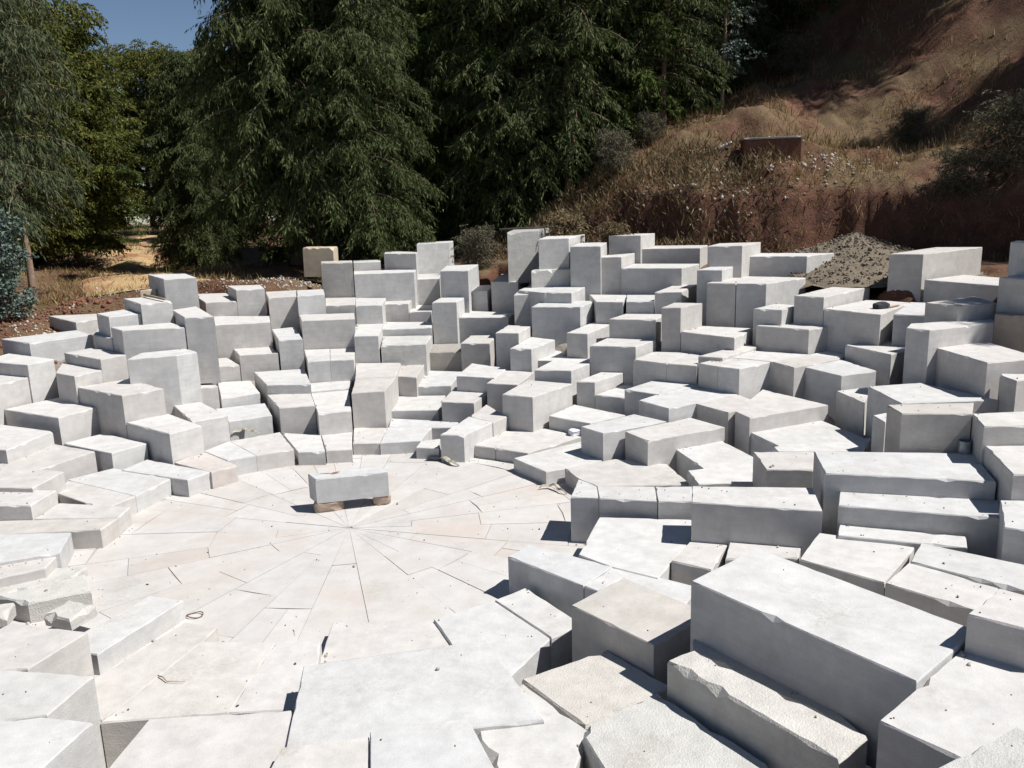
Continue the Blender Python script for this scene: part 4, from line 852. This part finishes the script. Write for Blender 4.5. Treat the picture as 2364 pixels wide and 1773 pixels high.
# ------------------------------------------------------------------ odd things lying about
def slab(name, w, d, h, mat, loc, rot, seed, wear=1.3):
    o = stone_prism(name, [(-w / 2, -d / 2), (w / 2, -d / 2), (w / 2, d / 2), (-w / 2, d / 2)], h, 0, mat, wear, seed)
    o.location = loc; o.rotation_euler = rot; return o
def bar(name, a, b_, r_, mat, sides=8, bend=0, parent=None):
    a, b_ = Vector(a), Vector(b_); n_ = 7; pts = []
    for i in range(n_):
        t_ = i / (n_ - 1); q = a.lerp(b_, t_); q.z += bend * math.sin(t_ * math.pi); pts.append(tuple(q))
    V, F = tube(pts, [r_ * (1 - .25 * i / (n_ - 1)) for i in range(n_)], sides); return mesh_py(name, V, F, mat, parent, smooth=True)
WOOD = plain('weathered_wood', (.30, .22, .14), .85, .35, 12); WIRE = plain('rusty_wire', (.16, .09, .06), .7, .4, 20); TIN = plain('dull_tin', (.32, .36, .37), .45, .3, 12, .6)
CLOTH = plain('dark_cloth', (.035, .037, .045), .9, .5, 10); PLAST = plain('pale_plastic', (.62, .63, .66), .5, .25, 14)
BRICKM = plain('red_mud_brick', (.17, .082, .055), .95, .35, 10, 0, .7)
tag(slab('leaning_slab', .44, .13, .86, BEIGE, (.30, 25.05, 2.62), (R(-7), R(12), R(24)), 31), 'thin beige stone slab standing tilted on a grey block', 'stone slab')
tag(slab('rough_slab', .98, .5, .92, BEIGE, (-5.95, 27.1, 2.76), (0, R(1), R(-6)), 32, 2.0), 'rough beige slab with a reddish end behind the tall square block', 'stone slab')
tag(slab('offcut_slab', .37, .10, .42, BEIGE, (-9.08, 21.35, 2.62), (R(-14), R(-4), R(8)), 33), 'small beige offcut leaning behind the big layered cube block', 'stone slab')
tag(bar('wooden_stick', (-9.02, 20.95, 2.945), (-8.05, 19.75, 2.945), .035, WOOD), 'grey stick lying on the step block below the layered cube block', 'stick')
tag(slab('dark_plank', 2.0, .28, .05, plain('dark_wood', (.05, .042, .036), .9, .4, 12), (.75, 26.6, 4.06), (0, R(-1), R(4)), 34), 'dark weathered plank lying on the rough grey layered block', 'plank')
tag(rock('dark_cloth', (.17, .10, .085), CLOTH, (8.03, 18.14, 2.48), .3, 8, 4), 'crumpled dark rag lying on the flat top of a jutting block', 'rag')
tag(bar('short_stick', (8.12, 18.08, 2.452), (8.52, 18.36, 2.455), .022, WOOD), 'short flat stick lying against the crumpled dark rag', 'stick')
tag(rock('plastic_bag', (.17, .09, .085), PLAST, (-4.50, 26.62, 3.0), .2, 9, 4), 'crumpled pale plastic bag on a block beside the tall square block', 'plastic bag')
tag(rock('black_bag', (.22, .08, .05), CLOTH, (-4.72, 26.58, 2.98), .1, 10, 4), 'crumpled black bag lying against the pale plastic bag', 'plastic bag')
tag(rock('white_rag', (.13, .10, .07), PLAST, (1.25, 16.62, .30), .4, 12, 4), 'crumpled white rag tucked against the end of a block on the right', 'rag')
tn = empty('tin_can', (CAN[0], CAN[1], CAN[2])); tag(tn, 'dull grey tin standing in the shade below the brown streaked block', 'tin can')
V, F = [], []
prof = [(.0, 0), (.082, 0), (.085, .006), (.082, .012), (.082, .16), (.086, .166), (.082, .172), (.074, .17), (.074, .02), (0, .02)]
for r_, z in prof:
    for j in range(20): V.append((r_ * math.cos(j * math.pi / 10), r_ * math.sin(j * math.pi / 10), z))
for i in range(len(prof) - 1):
    for j in range(20): F.append((i * 20 + j, i * 20 + (j + 1) % 20, (i + 1) * 20 + (j + 1) % 20, (i + 1) * 20 + j))
mesh_py('can_body', V, F, TIN, tn, smooth=False)
V, F = tube([(.1 * math.cos(a), .075 * math.sin(a), .012 + .01 * math.sin(a * 2)) for a in np.linspace(0, 6.2, 28)], [.007] * 28, 6)
tag(mesh_py('wire_loop', V, F, WIRE, loc=(-4.07, 9.76, .004), smooth=True), 'rusty loop of wire on the floor at the end of the long low beam', 'wire')
def stick(name, pts, r_, mat, label, cat='twig'):
    V, F = tube(pts, [r_ * (1 - .6 * i / (len(pts) - 1)) for i in range(len(pts))], 6); tag(mesh_py(name, V, F, mat, smooth=True), label, cat)
stick('dry_twig', [(-3.76, 7.92, .285), (-3.69, 7.87, .30), (-3.62, 7.80, .288), (-3.53, 7.79, .295), (-3.43, 7.79, .288)], .007, WOOD, 'bent dry twig lying on the grey stained paving slab')
def frond(name, a, b_, label, w=.05, n_=16):
    a, b_ = np.array(a), np.array(b_); V, F = [], []; d = (b_ - a); sd = np.array([-d[1], d[0], 0]); sd = sd / np.linalg.norm(sd)
    for i in range(n_):
        t_ = i / (n_ - 1); c = a + d * t_ + sd * .10 * math.sin(t_ * 5) + np.array([0, 0, .02 + .05 * math.sin(t_ * math.pi) + .02 * math.sin(t_ * 17)]); w_ = w * math.sin(math.pi * min(1, .12 + t_ * .85))
        for s_, zz in ((-1, 0), (0, .03), (1, .005)): V.append(tuple(c + sd * w_ * s_ + np.array([0, 0, zz])))
    for i in range(n_ - 1):
        for k in (0, 1): F.append((i * 3 + k, i * 3 + k + 1, i * 3 + k + 4, i * 3 + k + 3))
    o = mesh_py(name, V, F, FROND); md = o.modifiers.new('thick', 'SOLIDIFY'); md.thickness = .006; tag(o, label, 'dry leaf')
FROND = plain('dry_frond', (.34, .32, .25), .8, .45, 18)
frond('dry_leaf', (-1.72, 15.98, 0), (-1.02, 15.6, 0), 'long curled dry leaf on the floor at the end of the sunlit beam', .075)
frond('dry_leaf', (.42, 14.05, 0), (.92, 13.85, 0), 'thin curled dry leaf on the floor in front of the notched block', .03)
frond('dry_leaf', (-5.9, 17.1, .33), (-5.35, 17.22, .33), 'curled pale dry leaves in the corner of the lowest tier by the path side', .05)
stick('dry_twig', [(-2.62, 8.95, .20), (-2.60, 8.9, .205), (-2.57, 8.82, .20)], .008, WOOD, 'tiny dark twig upright mark on the paving below the floor centre')
tag(slab('broken_chunk', .46, .36, .15, ROUGH, (-5.42, 9.42, .17), (R(4), R(-3), R(-25)), 41, 2.2), 'small loose broken chunk beside the broken rough slab', 'stone')
tag(slab('broken_piece', .5, .3, .17, ROUGH, (-6.42, 9.42, .17), (0, R(2), R(12)), 42, 2.2), 'broken stone piece at the left edge of the photo beside the broken slab', 'stone')
# the brick box and white pipes on the hill
q = aim(1785, 362); BX = empty('brick_box', (q.x, q.y + .35, q.z - .25), R(-8)); tag(BX, 'square red mud brick box with a flat grey coping on the grassy hill', 'brick box')
o = slab('brick_wall', 1.75, 1.1, .80, BRICKM, (0, 0, 0), (0, 0, 0), 51, 1.2); o.parent = BX
o = slab('coping', 1.85, 1.2, .06, plain('coping_concrete', (.27, .25, .23), .9, .3, 10), (0, 0, .802), (0, 0, 0), 52, .8); o.parent = BX
a, b_ = aim(1648, 356), aim(1692, 343)
tag(bar('white_pipe', (a.x, a.y, a.z + .10), (b_.x, b_.y, b_.z + .22), .075, PLAST), 'white pipe lying on the red slope beside the brick box', 'pipe')
tag(bar('pale_pole', (a.x - 1.1, a.y - .1, a.z + .12), (a.x + .1, a.y + .15, a.z + .16), .04, WOOD), 'pale pole lying on the slope beyond the end of the white pipe', 'pole')
GREYL = leaf_mat('grey_shrub_leaves', [(.045, .042, .024), (.095, .088, .055), (.16, .145, .10), (.25, .23, .17)], .15)
H1 = make_tree('grey_shrub', '', 'shrub', 'grey shrubs on the hill', 1.5, 1.15, 60, .02, GREYL, BARK, hang=.4, twigs=4, per=8, shape='oval', tr=.03, ll=(.07, .14), lw=(.02, .035), twl=(.2, .5), up=.7)
for (px, py, s, lb) in ((2330, 400, 1.15, 'grey shrub at the edge of the photo above the shaded bank'), (2210, 450, .7, 'small grey shrub at the lip of the cut bank'), (1830, 175, .9, 'dim grey shrub high in the shade of the hilltop cedars'),
                        (1500, 330, .6, 'grey bush among the dry weeds under the olive green cedar'), (1420, 400, .8, 'dim grey bush among weeds at the low end of the bank'), (2100, 330, .6, 'small dry grey bush on the grass above the bank')):
    q = aim(px, py); put(H1, q.x, q.y, s, px * .7, lb, z=q.z)
W1 = make_tree('weed_clump', '', 'weed', 'dry weed clumps on the topmost blocks', .8, .55, 26, .02, WEED, BARK, hang=.5, twigs=4, per=8, shape='oval', tr=.012, ll=(.08, .16), lw=(.025, .05), twl=(.15, .35), up=.6)
put(W1, 1.75, 25.55, 1.0, .3, 'dry yellowish weed clump growing behind a topmost grey block', z=3.62)
put(W1, 3.15, 24.9, .75, 2.3, 'small brown weed clump between two topmost grey blocks', z=3.55)
put(H1, -1.0, 27.9, .75, 4.3, 'brown grey bush in the shaded dip behind the back blocks', z=2.75)
